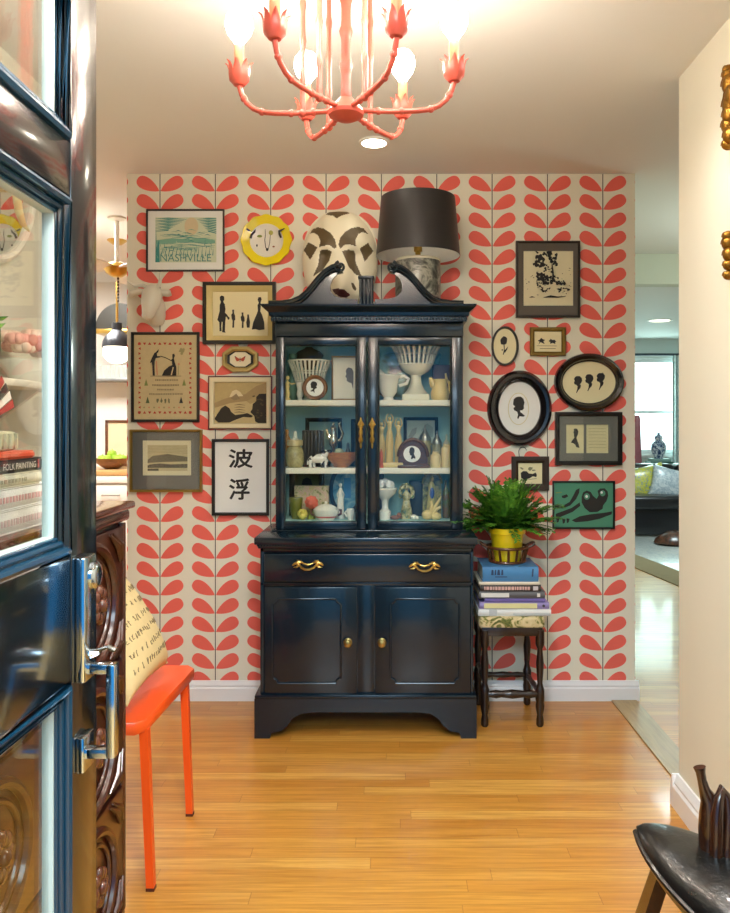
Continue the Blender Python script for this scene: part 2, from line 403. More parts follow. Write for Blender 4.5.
# counter slab with beaded edge
cx0, cx1 = X(254.3, 3.205), X(478, 3.205)
m = MB(); m.box(cx0, cx1, 3.195, YBK, zc0 + .018, zc1, .005); m.box(cx0 + .012, cx1 - .012, 3.208, YBK, zc0, zc0 + .02, .006)
m.build('counter_top', BLK, H)
m = MB(); n = 78
for i in range(n): m.ell((cx0 + .014 + (cx1 - cx0 - .028) * i / (n - 1), 3.203, zc0 + .016), .0046, .0046, .0056, 8, 6)
m.build('bead_moulding', BLK, H, kind=None)
# upper case
hx0, hx1 = X(275, YH), X(463.3, YH); zh = lambda py: Z(py, YH)
zu0, zu1 = zc1, zh(336.5)
m = MB(); T = .018
m.box(hx0, hx0 + T, YH + .02, YBK, zu0, zu1); m.box(hx1 - T, hx1, YH + .02, YBK, zu0, zu1); m.box(hx0, hx1, YH + .02, YBK, zu1 - .02, Z(318, 3.36))
m.box(hx0, hx1, YBK - .008, YBK, zu0, zu1)
m.box(hx0 - .012, hx1 + .012, YH - .018, YBK, zc1, zh(529.5), .006)
m.box(hx0, hx1, YH - .004, YH + .03, zu1, Z(318, 3.36), .003)
m.build('upper_case', BLK, H)
zfl = zh(521.3)
m = MB()
m.box(hx0 + T, hx1 - T, YBK - .012, YBK - .008, zu0 + .02, zu1 - .02); m.box(hx0 + T, hx0 + T + .003, YH + .03, YBK - .012, zu0 + .02, zu1 - .02)
m.box(hx1 - T - .003, hx1 - T, YH + .03, YBK - .012, zu0 + .02, zu1 - .02); m.box(hx0 + T, hx1 - T, YH + .03, YBK - .012, zu1 - .023, zu1 - .02)
m.box(hx0 + T, hx1 - T, YH + .02, YBK - .012, zfl - .012, zfl)
m.build('interior_lining', TURQ, H, label='pale turquoise painted cabinet interior')
ZSH = [Z(400, 3.425), Z(468, 3.425)]
for z in ZSH:
    m = MB(); m.box(hx0 + T + .003, hx1 - T - .003, 3.425, YBK - .012, z - .025, z, .003); m.build('shelf', SHELF, H, label='cream painted shelf board')
# glass doors
def glass_door(xa, xb, ga, gb, hxp, hand):
    m = MB(); x0, x1, g0, g1 = X(xa, YH), X(xb, YH), X(ga, YH), X(gb, YH); z0, z1 = zh(529), zh(337.5); q0, q1 = zh(521.8), zh(345.2)
    for b in ((x0, g0, z0, z1), (g1, x1, z0, z1), (g0, g1, z0, q0), (g0, g1, q1, z1)): m.box(b[0], b[1], YH - .012, YH + .02, b[2], b[3], .003)
    dd = m.build('glass_door', BLK, H)
    m = MB(); r = .0035
    m.tube([(g0 + r, YH - .008, q0 + r), (g1 - r, YH - .008, q0 + r), (g1 - r, YH - .008, q1 - r), (g0 + r, YH - .008, q1 - r)], r, 8, loop=True)
    m.build('glazing_bead', BLK, dd)
    m = MB(); m.ext([(g0 - .003, YH + .004, q0 - .003), (g1 + .003, YH + .004, q0 - .003), (g1 + .003, YH + .004, q1 + .003), (g0 - .003, YH + .004, q1 + .003)], (0, .003, 0)); m.build('glass_pane', GLASS, dd)
    m = MB(); xx = X(hxp, YH); Y = YH - .014
    for dz, w, h in ((.0, .009, .02), (.030, .010, .018), (-.030, .010, .018), (.05, .005, .016), (-.052, .005, .018)):
        m.ell((xx, Y, zh(432.5) + dz), w, .005, h, 12, 8)
    for sg in (-1, 1): m.tube([(xx - .008 * sg, Y, zh(432.5) + .02), (xx + .012 * sg, Y - .004, zh(432.5) + .034), (xx + .002 * sg, Y, zh(432.5) + .055)], [.003, .004, .002], 8)
    m.tube([(xx, Y - .004, zh(424)), (xx, Y - .022, zh(430)), (xx, Y - .022, zh(437)), (xx, Y - .004, zh(443))], .0045, 8)
    m.build('door_handle', BRASS, dd)
glass_door(276, 366.3, 284.3, 357, 361, 1); glass_door(367.7, 462.3, 378, 451.5, 372.3, -1)
# cornice: stepped profile wrapped on three sides
def wrap(m, prof, x0, x1, yf, yb):
    R = []
    for cx_, cy_, sx, sy in ((x0, yb, -1, 0), (x0, yf, -1, -1), (x1, yf, 1, -1), (x1, yb, 1, 0)):
        R.append([(cx_ + sx * o, cy_ + sy * o, z) for o, z in prof])
    m.rings(R, False, False, False)
Yc = 3.36; ztop = Z(303.5, 3.325)
m = MB()
prof = [(0, Z(321, Yc)), (.012, Z(321, Yc)), (.012, Z(316.5, Yc)), (.020, Z(315.5, Yc)), (.022, Z(311.5, 3.34)), (.036, Z(308.5, 3.33)), (.048, Z(306, 3.33)), (.050, ztop - .004), (.050, ztop), (-.03, ztop)]
wrap(m, prof, hx0 + .0, hx1 - .0, YH - .02, YBK); m.box(hx0 - .005, hx1 + .005, YH - .025, YBK, ztop - .012, ztop)
m.build('cornice', BLK, H, sharp=25)
m = MB(); n = 66
for i in range(n):
    xx = hx0 - .01 + (hx1 - hx0 + .02) * i / (n - 1); m.ell((xx, YH - .034, Z(318.6, Yc)), .0042, .004, .0062, 8, 5)
m.build('dentil_moulding', pm('#2a3a44', .25, coat=.3), H)
# pediment
Ypd = 3.352; zq = lambda py: Z(py, Ypd); k = Ypd / F
mid = 366.2; xm = X(mid, Ypd)
upper = [(-97, 303.3), (-84, 303), (-74, 301.5), (-66, 298), (-59, 292), (-53, 285), (-47, 277.5), (-41, 271.5), (-34, 267.3), (-27, 265.2)]
inner = [(-23, 272.5), (-29, 274), (-33.5, 278.5), (-36, 285), (-35.5, 291.5), (-31, 296), (-24, 298.3), (-16, 299), (-8.5, 299)]
m = MB()
for sg in (-1, 1):
    pts = [(xm - sg * dx * k * 1, Ypd, zq(py)) for dx, py in upper + inner] + [(xm + sg * 8.5 * k, Ypd, ztop - .004), (xm + sg * 97 * k, Ypd, ztop - .004)]
    m.ext(pts, (0, .022, 0))
ped = m.build('pediment', BLK, H)
for sg in (-1, 1):
    m = MB()
    for off, r in ((0, .0105), (4.6, .0065)):
        m.tube([(xm - sg * dx * k, Ypd - .012, zq(py + off * (.55 if i < 3 else .9))) for i, (dx, py) in enumerate(upper)], r, 8)
    cxs, czs = xm + sg * 25.8 * k, zq(267.6); R0 = 5.6 * k
    m.tube([(cxs - sg * (R0 * (1 - .035 * i)) * math.cos(rad(-75 + 26 * i)) * -1, Ypd - .013 - i * .0007, czs - R0 * (1 - .035 * i) * math.sin(rad(-75 + 26 * i))) for i in range(17)], [.0075 - .0002 * i for i in range(17)], 8)
    m.ell((cxs, Ypd - .022, czs), .0085, .008, .0085, 12, 8)
    m.build('swan_neck_moulding', BLK, ped)
m = MB(); xa, xb = X(359, Ypd), X(373.4, Ypd)
m.box(xa, xb, Ypd - .003, Ypd + .03, ztop - .004, zq(279), .002); m.box(xa - .004, xb + .004, Ypd - .022, Ypd + .034, zq(279.5), zq(276.5), .003)
for i in range(4): m.cyl((xa + .007 + (xb - xa - .014) * i / 3, Ypd - .012, ztop - .004), (xa + .007 + (xb - xa - .014) * i / 3, Ypd - .012, zq(280)), .0066, 10)
m.build('fluted_block', BLK, H)
# ================= PICTURES ON THE PAPERED WALL =================
YW = D - .001; YPX = 3.655
def xz(p, Y=YPX): return X(p[0], Y), Z(p[1], Y)
FBLK = pm('#1c1a18', .32, coat=.2, var=.2, scale=30); FEBO = pm('#171214', .22, coat=.5, var=.3, scale=12)
GILT = pm('#a88a45', .35, .85, var=.2, scale=60); GILT2 = pm('#b8a468', .4, .7, var=.15, scale=60)
PCREAM = pm('#efe6c4', .6, var=.04, scale=8); PWHITE = pm('#eef0ea', .6, var=.03); PIVORY = pm('#ece2b4', .6, var=.05, scale=9)
INK = pm('#22201e', .7, var=.2, scale=60); LINEN = pm('#c8b88c', .75, var=.10, scale=60); GREYM = pm('#6d6a66', .7, var=.05)
BROWNW = wood('picture_frame_walnut', '#6b4a22', '#3a2410', 'x', 9, .4)
def ring_pts(kind, r, n=64):
    """outline as list of (x,z) world points: rect (4), oct (8) or ellipse (n)"""
    x0, x1 = X(r[0], YPX), X(r[2], YPX); z1, z0 = Z(r[1], YPX), Z(r[3], YPX)
    if kind == 'rect': return [(x0, z0), (x1, z0), (x1, z1), (x0, z1)]
    if kind == 'oct':
        a, b = (x1 - x0) * .26, (z1 - z0) * .26
        return [(x0 + a, z0), (x1 - a, z0), (x1, z0 + b), (x1, z1 - b), (x1 - a, z1), (x0 + a, z1), (x0, z1 - b), (x0, z0 + b)]
    cx_, cz_ = (x0 + x1) / 2, (z0 + z1) / 2
    return [(cx_ + (x1 - x0) / 2 * math.cos(2 * math.pi * i / n), cz_ + (z1 - z0) / 2 * math.sin(2 * math.pi * i / n)) for i in range(n)]
def ring_geo(mb, A, B, prof, y0=None):
    """frame moulding between outlines A (outer) and B (inner); prof = [(t 0..1, depth from wall)]"""
    y0 = YW if y0 is None else y0
    mb.rings([[(a[0] + (b[0] - a[0]) * t, y0 - d, a[1] + (b[1] - a[1]) * t) for a, b in zip(A, B)] for t, d in prof], True, False, False)
class Art:
    """flat picture surface built as one mesh: base sheet plus inked shapes a hair above it"""
    def __init__(s, r, kind='rect', d=.007):
        s.m = MB(); s.y = YW - d; s.k = 0; s.mats = []
        s.m.ext([(x, s.y, z) for x, z in ring_pts(kind, r)], (0, .002, 0))
    def mat(s, m):
        if m not in s.mats: s.mats.append(m)
        return s.mats.index(m) + 1
    def poly(s, pts, mt, px=True):
        s.k += 1; s.m.mi = s.mat(mt); y = s.y - .0003 - .00004 * s.k
        q = [xz(p) for p in pts] if px else pts
        s.m.ext([(x, y, z) for x, z in q], (0, .0002, 0))
    def blob(s, cx_, cy_, rx, ry, mt, n=14, rot=0, jit=0):
        s.poly([(cx_ + math.cos(rot) * rx * math.cos(a) * j - math.sin(rot) * ry * math.sin(a) * j, cy_ + math.sin(rot) * rx * math.cos(a) * j + math.cos(rot) * ry * math.sin(a) * j)
                for a, j in [(2 * math.pi * i / n, 1 + random.uniform(-jit, jit)) for i in range(n)]], mt)
    def line(s, pts, w, mt):
        L, R = [], []
        for i, p in enumerate(pts):
            a = pts[max(i - 1, 0)]; b = pts[min(i + 1, len(pts) - 1)]
            dx, dy = b[0] - a[0], b[1] - a[1]; l = math.hypot(dx, dy) or 1
            ww = w[i] if isinstance(w, (list, tuple)) else w
            L.append((p[0] - dy / l * ww / 2, p[1] + dx / l * ww / 2)); R.append((p[0] + dy / l * ww / 2, p[1] - dx / l * ww / 2))
        s.poly(L + R[::-1], mt)
    def text(s, body, x, y, w, h, mt):
        s.k += 1; s.m.mi = s.mat(mt); q = xz((x, y)); sc = YPX / F
        put_text(s.m, body, (q[0], s.y - .0004 - .00004 * s.k, q[1]), (1, 0, 0), (0, 0, 1), w * sc, h * sc)
    def done(s, name, base, parent): return s.m.build(name, [base] + s.mats, parent, norm=True)
def picture(name, label, r, bw, fm, kind='rect', prof=None, art_r=None, group=None, cat='framed picture', matm=None, opening=None, okind=None, glass=False, d=.02):
    cxp = (r[0] + r[2]) / 2
    t = thing(name, label, cat, (X(cxp, YPX), YW, Z(r[3], YPX)), group)
    A = ring_pts(kind, r)
    B = ring_pts(kind, (r[0] + bw, r[1] + bw, r[2] - bw, r[3] - bw))
    m = MB(); ring_geo(m, A, B, prof or [(0, 0), (0, d * .9), (.12, d), (.6, d), (1, d * .62), (1, .003)])
    m.build('frame', fm, t, sharp=25)
    if matm is not None:
        m = MB(); ok = okind or kind
        O = ring_pts(ok, opening)
        if ok == kind: ring_geo(m, B, O, [(0, .009), (1, .009), (1, .0055)])
        m.build('mount_board', matm, t)
    if glass:
        m = MB(); m.ext([(x, YW - d * .62 - .0015, z) for x, z in B], (0, .0015, 0)); m.build('picture_glass', PICGLASS, t)
    return t
# --- silhouettes: profile outlines in a unit box (x right, y down), head facing left
BUST = [(.42, .0), (.62, .02), (.80, .12), (.86, .28), (.82, .42), (.76, .52), (.78, .62), (.90, .74), (.98, .90), (.92, .99), (.70, .90), (.52, 1.0), (.34, .98), (.40, .84), (.46, .74), (.40, .68),
        (.24, .68), (.20, .60), (.22, .54), (.16, .50), (.20, .46), (.08, .42), (.16, .32), (.18, .18), (.26, .06)]
def bust(a, x, y, w, h, mt, flip=False, src=BUST):
    a.poly([(x + ((1 - u) if flip else u) * w, y + v * h) for u, v in src], mt)

# 1 landscape print with lettering
t = picture('framed_print', 'thin black framed green landscape print lettered along its bottom, above the white animal head', (146, 209, 224, 271), 1.6, FBLK, d=.016)
G1, G2, G3 = pm('#3f8f8a', .7), pm('#7fb39c', .7), pm('#d9cba4', .7)
a = Art((147.4, 210.4, 222.6, 269.6))
a.poly([(155, 217), (216, 217), (216, 262), (155, 262)], pm('#d3dcc0', .7))
a.blob(191, 226, 7, 9, G3)
for i in range(9): a.line([(155, 218.5 + i * 1.6 + .4 * (i % 2)), (168, 217.8 + i * 1.5), (186 - i * 2.2, 219 + i * 1.3)], [.3, 1.2, .3], G1)
for i in range(9): a.line([(216, 218.5 + i * 1.8), (208, 218 + i * 1.6), (197 + i * 1.3, 219 + i * 1.5)], [.9, 1.2, .3], G1)
for i in range(12):
    y = 235 + i * 1.3; xx = random.uniform(157, 180)
    a.line([(xx, y), (xx + 12, y - 1), (xx + 26, y + .6), (min(216, xx + 38), y)], [.2, .8, .7, .2], G2 if i % 2 else G1)
a.poly([(155.5, 226), (157, 262), (155, 262)], G1); a.poly([(156, 240), (171, 238), (190, 239), (205, 238), (215, 240), (215, 243), (186, 242), (156, 244)], G2)
for i in range(16): a.line([(157 + i * 3.7, 256 + random.uniform(-1, 1)), (159 + i * 3.6, 248 + random.uniform(-2, 2))], [.9, .2], G1)
for i in range(7): a.line([(156 + i * .5, 262), (157 + i * .3, 240 - i * .4 + random.uniform(0, 5))], [1, .3], G1)
a.text('NASHVILLE', 160, 261.3, 51, 7.5, pm('#5b968f', .7))
for _ in range(46):
    x = random.uniform(157, 214); y = random.uniform(243, 261); a.line([(x, y), (x + random.uniform(-1.5, 1.5), y - random.uniform(2, 5))], [.7, .2], random.choice([G1, G2, pm('#d3dcc0', .7), pm('#4f8d8c', .7)]))
for _ in range(26):
    x = random.uniform(158, 206); y = random.uniform(229, 252); a.line([(x, y), (x + 3, y - .7), (x + random.uniform(5, 9), y + .3)], [.2, .8, .2], random.choice([G2, G1, pm('#a9c4a8', .7)]))
a.done('print', PWHITE, t)

# 2 yellow plate with drawn cow face
cxp, czp = X(267, YW), Z(241, YW); r = 25.2 * YW / F
t = thing('decorative_plate', 'bright yellow rimmed round plate drawn with a horned animal face, hung on the wall', 'plate', (cxp, YW, czp - r))
m = MB(); m.M = Matrix.Translation((cxp, YW - .002, czp)) @ Matrix.Rotation(rad(90), 4, 'X')
R = []
for rr, z in ((0, .004), (.35, .004), (.58, .006), (.66, .012), (.98, .024), (1.0, .022), (.96, .016), (.64, .004), (.4, 0), (0, 0)):
    R.append([((rr * r * (1 + (.022 * math.cos(12 * a_) if rr > .9 else 0))) * math.cos(a_), (rr * r * (1 + (.022 * math.cos(12 * a_) if rr > .9 else 0))) * math.sin(a_), z) for a_ in [2 * math.pi * i / 72 for i in range(72)]])
m.mi = 0; m.rings(R[3:8], True, False, False); m.mi = 1; m.rings(R[:4], True, True, False); m.rings(R[7:], True, False, True)
m.build('plate', [pm('#f0dc10', .25, coat=.4, var=.04), pm('#ece8da', .3, coat=.4, var=.03)], t)
a = Art.__new__(Art); a.m = MB(); a.y = YW - .0095; a.k = 0; a.mats = []
a.line([(265, 229), (265.2, 235), (264.6, 240), (265.5, 247), (267, 250)], [.5, .7, .7, .8, .5], INK); a.line([(270.5, 231), (270, 237), (269.5, 243), (268, 249.5)], [.4, .6, .6, .6], INK)
a.blob(267, 249.3, 1.3, 1.6, INK); a.blob(259.5, 236, 2.6, 1.3, pm('#7a8a3a', .6)); a.blob(270.8, 232.5, 2.2, 2.4, pm('#a8a44a', .6))
a.blob(256.8, 245.3, .8, 1.3, INK); a.blob(273.5, 246.4, 1.2, .9, pm('#8a5a3a', .6)); 
a.done('face_drawing', INK, t)
a = Art.__new__(Art); a.m = MB(); a.y = YW - .0265; a.k = 0; a.mats = []
a.line([(251, 239), (252, 235.5), (255, 232.5), (256, 230)], [2.4, 2.2, 2, .4], INK); a.line([(247, 229.5), (249.5, 231.2), (251, 231.6), (253, 232.6)], [1.6, 1.8, .3, .3], INK)
a.done('horn_drawing', INK, t)
a = Art.__new__(Art); a.m = MB(); a.y = YW - .0265; a.k = 0; a.mats = []
a.line([(281.5, 238.5), (280, 235), (279.5, 232), (285, 229)], [2, 2.4, 2.6, .8], INK)
a.done('horn_drawing', INK, t)

# 3 family silhouettes in deep gilt mount
t = picture('framed_silhouette', 'wide framed silhouette of a family standing in a row, touching the hutch cornice', (203, 282, 276, 344), 4, FBLK, d=.026)
m = MB(); ring_geo(m, ring_pts('rect', (206.6, 285.6, 272.4, 340.4)), ring_pts('rect', (212.5, 291.5, 267.5, 335.5)), [(0, .02), (.8, .012), (1, .008), (1, .004)])
m.build('mount_board', pm('#c9b878', .45, .2, var=.06), t)
a = Art((212, 291, 268, 336))
a.poly([(219.5, 296.5), (221.5, 295.2), (223.8, 296.2), (224, 299.5), (222.8, 301.5), (224.5, 304), (225.2, 309), (224.6, 312.5), (226.8, 314.5), (228.6, 317.5), (227.8, 318.5), (225.6, 316.2), (225, 321), (224.6, 331), (225.3, 332.5), (221.8, 332), (222.3, 322), (221.4, 321.5), (221, 326), (221.4, 331), (219.2, 331), (219, 322), (217, 319.8), (219.3, 311), (219.4, 305), (220.6, 301.6), (219.6, 299.5)], INK)
a.blob(228.2, 318, 1.1, 1.5, INK)
for x, y, s in ((232.6, 309.5, 1.0), (242, 312.3, .86)):
    a.poly([(x - .8, y), (x + 1.2, y), (x + 1.1, y + 3 * s), (x + 2.2, y + 6 * s), (x + 2.4, y + 10 * s), (x + 1.4, y + 11 * s), (x + 1.2, y + 18 * s), (x - .6, y + 18 * s), (x - .3, y + 11 * s), (x - 1.2, y + 9 * s), (x - 1.6, y + 5 * s), (x - .4, y + 3.4 * s)], INK)
a.poly([(247, 314.3), (248.6, 314.3), (248.9, 317), (249.8, 322), (249.3, 327.5), (246.6, 327.5), (246, 322), (247, 317)], INK)
a.poly([(258.2, 297), (260.5, 296.8), (261.4, 299), (260.4, 302.2), (260.6, 306), (260, 311), (262, 315), (264, 322), (264.3, 329.3), (259, 330), (255, 329), (251.5, 329.4), (253, 322), (256, 315), (257.6, 310.8), (257.3, 305), (258.6, 302.4), (257.4, 299.5)], INK)
a.done('print', PIVORY, t)

# 4 stitched sampler
t = picture('framed_sampler', 'black framed linen sampler with red stitched border and two silhouetted figures', (131, 332, 199, 422), 2.6, FBLK, d=.018)
RED = pm('#b5382e', .8); GRN = pm('#7d8a4a', .8); PINK = pm('#c98a6a', .8)
a = Art((133.4, 334.4, 196.6, 419.6))
for i in range(11):
    for y, sg in ((343.5, 1), (412.5, -1)):
        x = 139 + i * 5.1; sg2 = sg if i % 2 else -sg
        a.poly([(x - 1.7, y - sg2 * 1.1), (x + 1.7, y - sg2 * 1.1), (x, y + sg2 * 1.5)], RED)
for i in range(13):
    for x in (139.2, 190):
        y = 348.5 + i * 4.9; q = 1 if i % 2 else -1
        a.poly([(x - q * 1.1, y - 1.5), (x - q * 1.1, y + 1.5), (x + q * 1.2, y)], RED)
for x in (139, 190):
    for y in (343.5, 412.5): a.blob(x, y, 1.5, 1.5, RED)
a.poly([(157, 350.5), (158.6, 349), (158, 352), (156.5, 353.5), (156.8, 356), (160, 356.2), (160.2, 357.2), (155.5, 358), (154.5, 361), (154.2, 367), (154.6, 375.5), (152.4, 375.5), (152, 366), (151.4, 362), (149.6, 363), (151.5, 358), (154, 353), (155.6, 352)], INK)
a.line([(160, 356), (165, 357.5), (171, 360.5)], .8, INK)
a.poly([(172, 354.2), (174, 353.5), (174.6, 356), (173.6, 358), (174.4, 362), (176, 367), (176, 375.5), (161.5, 375.5), (164, 370.5), (168.5, 366.5), (172, 365), (171.5, 361), (170.2, 360.4), (172.2, 358.6)], INK)
a.line([(156, 361), (157, 375)], 1.2, PINK); a.line([(173, 367), (171, 375)], 1.2, LINEN); a.blob(178.5, 364, .9, 1.2, PINK); a.line([(178.5, 365), (178, 375)], .4, GRN)
a.line([(150, 376), (181, 376)], .4, INK); a.blob(181.5, 350.5, 3, 2.6, pm('#9a9468', .8), jit=.3); a.blob(181.5, 353.6, 1.4, 1.2, pm('#9a9468', .8))
for y, x0, x1 in ((380, 155, 177), (385, 152, 179), (389.5, 157, 173), (394, 149, 182)):
    x = x0
    while x < x1:
        w = random.uniform(.7, 1.6); a.poly([(x, y - .9), (x + w, y - .7), (x + w, y + .7), (x, y + .9)], pm('#8d8060', .8)); x += w + .5
for x, y, mt in ((146, 383, GRN), (184, 383, GRN), (147.5, 400.5, pm('#4a5a3a', .8)), (181, 400.5, pm('#2c2c30', .8))):
    a.poly([(x, y - 4), (x + 1.3, y + .5), (x + 1.9, y + 2.6), (x - 1.9, y + 2.6), (x - 1.3, y + .5)], mt)
for i in range(4): a.blob(157.5 + i * 3.8, 400.5, 1.0, 2.4, pm('#6f7050', .8), 9, 0, .35)
for i in range(9): a.blob(144 + i * 5, 407.5, .9, .9, PINK if i % 2 else pm('#9a9468', .8))
a.done('needlework', LINEN, t)

# 5 butterfly in octagonal gilt frame
t = picture('framed_butterfly', 'small octagonal gilt frame holding an orange butterfly', (222.5, 346.5, 258, 372), 4.6, GILT2, 'oct', d=.022, cat='framed specimen')
m = MB(); ring_geo(m, ring_pts('oct', (227, 351, 253.5, 367.5)), ring_pts('oct', (229.6, 352, 250.6, 366.5)), [(0, .012), (1, .010), (1, .005)]); m.build('mount_board', pm('#1d1d14', .5), t)
a = Art((229.3, 351.5, 250.9, 367), 'oct', .008); OR = pm('#c0502a', .6)
for s in (-1, 1):
    a.poly([(239.8, 359), (239.8 + s * 5.2, 356), (239.8 + s * 4.6, 359.3), (239.8 + s * 3.3, 361.3), (239.8 + s * 1.2, 360.8)], OR)
    a.poly([(239.8 + s * 4.2, 356.4), (239.8 + s * 5.6, 355.7), (239.8 + s * 4.8, 358.4)], pm('#4a2a18', .6))
a.line([(239.8, 357.5), (239.8, 361.6)], .7, INK); a.done('print', PCREAM, t)

# 6 brown landscape
t = picture('framed_landscape', 'cream framed brown landscape of dark trees below a snowy mountain', (208, 376, 272, 429.5), 1.3, pm('#5a1f20', .4), d=.016)
m = MB(); ring_geo(m, ring_pts('rect', (209.2, 377.2, 270.8, 428.3)), ring_pts('rect', (214.3, 382.3, 266.3, 423.5)), [(0, .014), (.2, .018), (.85, .016), (1, .010), (1, .003)]); m.build('mount_board', pm('#eadfba', .5, var=.04), t)
a = Art((214, 382, 266.6, 424))
T = lambda h: pm(h, .7, var=.15, scale=60)
a.poly([(214, 403), (226, 398), (232, 397), (238, 396), (245, 394), (256, 386), (266, 382.5), (266, 423), (214, 423)], T('#a48d60'))
a.poly([(232, 391), (236, 389.5), (240, 392), (243, 396), (229, 397)], T('#ded2a8')); a.poly([(230, 398), (236, 393.5), (240, 399), (234, 400.5)], T('#8f7d5a'))
a.poly([(214, 408), (230, 403), (246, 401), (258, 397), (266, 395), (266, 423), (214, 423)], T('#c6b482'))
a.poly([(246, 401), (266, 392), (266, 397), (250, 404)], T('#b09a68'))
a.poly([(214, 419), (217, 414), (221, 408), (225, 405.5), (229, 408), (231, 412), (235, 415), (243, 414), (247, 413), (253, 416), (251, 417.5), (243, 417), (236, 419.5), (229, 422.5), (218, 422.5)], T('#2b2416'))
a.poly([(266, 393.5), (259, 393.8), (256, 397), (256, 401), (252.5, 404), (252, 409), (250, 412), (254, 416), (255, 421.5), (258, 423), (266, 423)], T('#2a2316'))
for _ in range(14): a.blob(random.uniform(253, 264), random.uniform(396, 418), 1.3, .9, T('#4b3f25'), 8, jit=.4)
for i in range(4): a.line([(234, 405 + i * 2.5), (239, 404.4 + i * 2.5), (245, 405.2 + i * 2.5)], [.2, .9, .2], T('#75643c'))
a.done('print', T('#bba873'), t)

# 7 gold frame, grey mount
t = picture('framed_print', 'gold framed sepia lake print in a wide grey mount', (129.7, 429.5, 202, 492), 2.6, GILT, d=.022, glass=True)
m = MB(); ring_geo(m, ring_pts('rect', (132, 432, 199.8, 489.8)), ring_pts('rect', (142.2, 440.5, 190.8, 475.5)), [(0, .009), (1, .009), (1, .004)]); m.build('mount_board', GREYM, t)
a = Art((141.8, 440, 191.2, 476), d=.005)
a.poly([(147, 445), (187, 445), (187, 471), (147, 471)], T('#cfc194'))
a.poly([(147, 460), (152, 456), (160, 455), (167, 454), (173, 455), (180, 456), (187, 457), (187, 461.5), (165, 462), (147, 463)], T('#6d6248'))
a.poly([(147, 465.5), (153, 464), (160, 463.5), (170, 464.5), (187, 464), (187, 468), (172, 468), (147, 468)], T('#5a5140'))
a.poly([(147, 469), (158, 468.6), (158, 471), (147, 471)], T('#3d372a'))
for i in range(8): a.line([(148 + i * 4.6, 467), (149.5 + i * 4.6, 464.5), (150.5 + i * 4.6, 467.4)], [.4, 1.2, .5], T('#3d372a'))
for i in range(5): a.line([(147, 447 + i * 1.5), (168, 446.6 + i * 1.5), (187, 447.4 + i * 1.5)], .5, T('#b5a67a'))
a.done('print', PCREAM, t)

# 8 calligraphy
t = picture('framed_calligraphy', 'narrow black framed white sheet with two brushed black characters', (211.8, 439, 269, 515.5), 3, FBLK, d=.02)
a = Art((214.4, 441.6, 266.4, 513))
for dx, dy in ((0, 0), (.55, .1), (-.5, .25), (.1, -.45), (.2, .5)):
    a.text('波', 228.5 + dx, 467.6 + dy, 23.6, 18.2, INK); a.text('浮', 229 + dx, 499.5 + dy, 20, 20.6, INK)
a.done('sheet', PWHITE, t)

# 11 tree print
t = picture('framed_print', 'grey framed black and white woodcut of a leafy tree', (516, 241, 580, 317.5), 2.4, pm('#34302c', .35, .2, var=.2, scale=30), d=.022)
m = MB(); ring_geo(m, ring_pts('rect', (518.3, 243.3, 577.7, 315.2)), ring_pts('rect', (523.6, 250.8, 573.4, 305.6)), [(0, .016), (1, .012), (1, .004)]); m.build('mount_board', pm('#5b544c', .35, .25, var=.1), t)
a = Art((523.2, 250.4, 573.8, 306)); PCREAM2 = pm('#e3dcb8', .6)
rnd = random.Random(3)
TQ = lambda x, y: (515 + x / 11.23, 243 + y / 11.23)
for n_, box, rr in ((26, (235, 100, 470, 170), 24), (20, (210, 165, 330, 260), 26), (14, (400, 170, 475, 250), 22), (12, (330, 230, 440, 330), 18), (24, (245, 335, 340, 420), 24), (32, (320, 370, 490, 470), 24), (8, (245, 430, 300, 490), 16), (10, (300, 500, 390, 545), 18), (10, (480, 425, 570, 460), 17), (5, (475, 490, 520, 580), 16), (6, (545, 505, 620, 530), 14)):
    for _ in range(n_):
        x, y = TQ(rnd.uniform(box[0], box[2]), rnd.uniform(box[1], box[3])); k_ = rr / 11.23
        a.blob(x, y, k_ * rnd.uniform(.45, 1.0), k_ * rnd.uniform(.35, .8), INK, 9, rnd.random() * 3, .35)
for _ in range(34):
    x, y = TQ(rnd.uniform(115, 630), rnd.uniform(260, 600)); a.blob(x, y, rnd.uniform(.3, .9), rnd.uniform(.2, .6), INK, 7, 0, .3)
a.line([TQ(415, 240), TQ(425, 330), TQ(430, 400)], [1.2, 1.6, 1.8], INK)
a.line([TQ(320, 612), TQ(400, 600), TQ(480, 608), TQ(570, 598)], [.3, 2.2, 1.2, .5], INK); a.line([TQ(160, 612), TQ(190, 605), TQ(225, 610)], [.2, 1.4, .2], INK)
a.done('print', PCREAM2, t)

# 12 small oval with a single flower
t = picture('framed_silhouette', 'small upright thin rimmed oval frame with a single dark flower', (491.5, 326.3, 518.7, 365.7), 2.2, FBLK, 'ell', d=.02)
a = Art((493, 328, 517.2, 364), 'ell')
a.blob(504, 340.5, 3.5, 4.2, INK, 16, .3, .12); a.line([(504.2, 344), (504.6, 350), (503.4, 354.5)], [1, .8, 1], INK); a.poly([(504, 351), (508.3, 346.3), (507.4, 349.3), (505, 353)], INK); a.blob(502.6, 349.8, 1, .6, INK)
a.done('print', PIVORY, t)

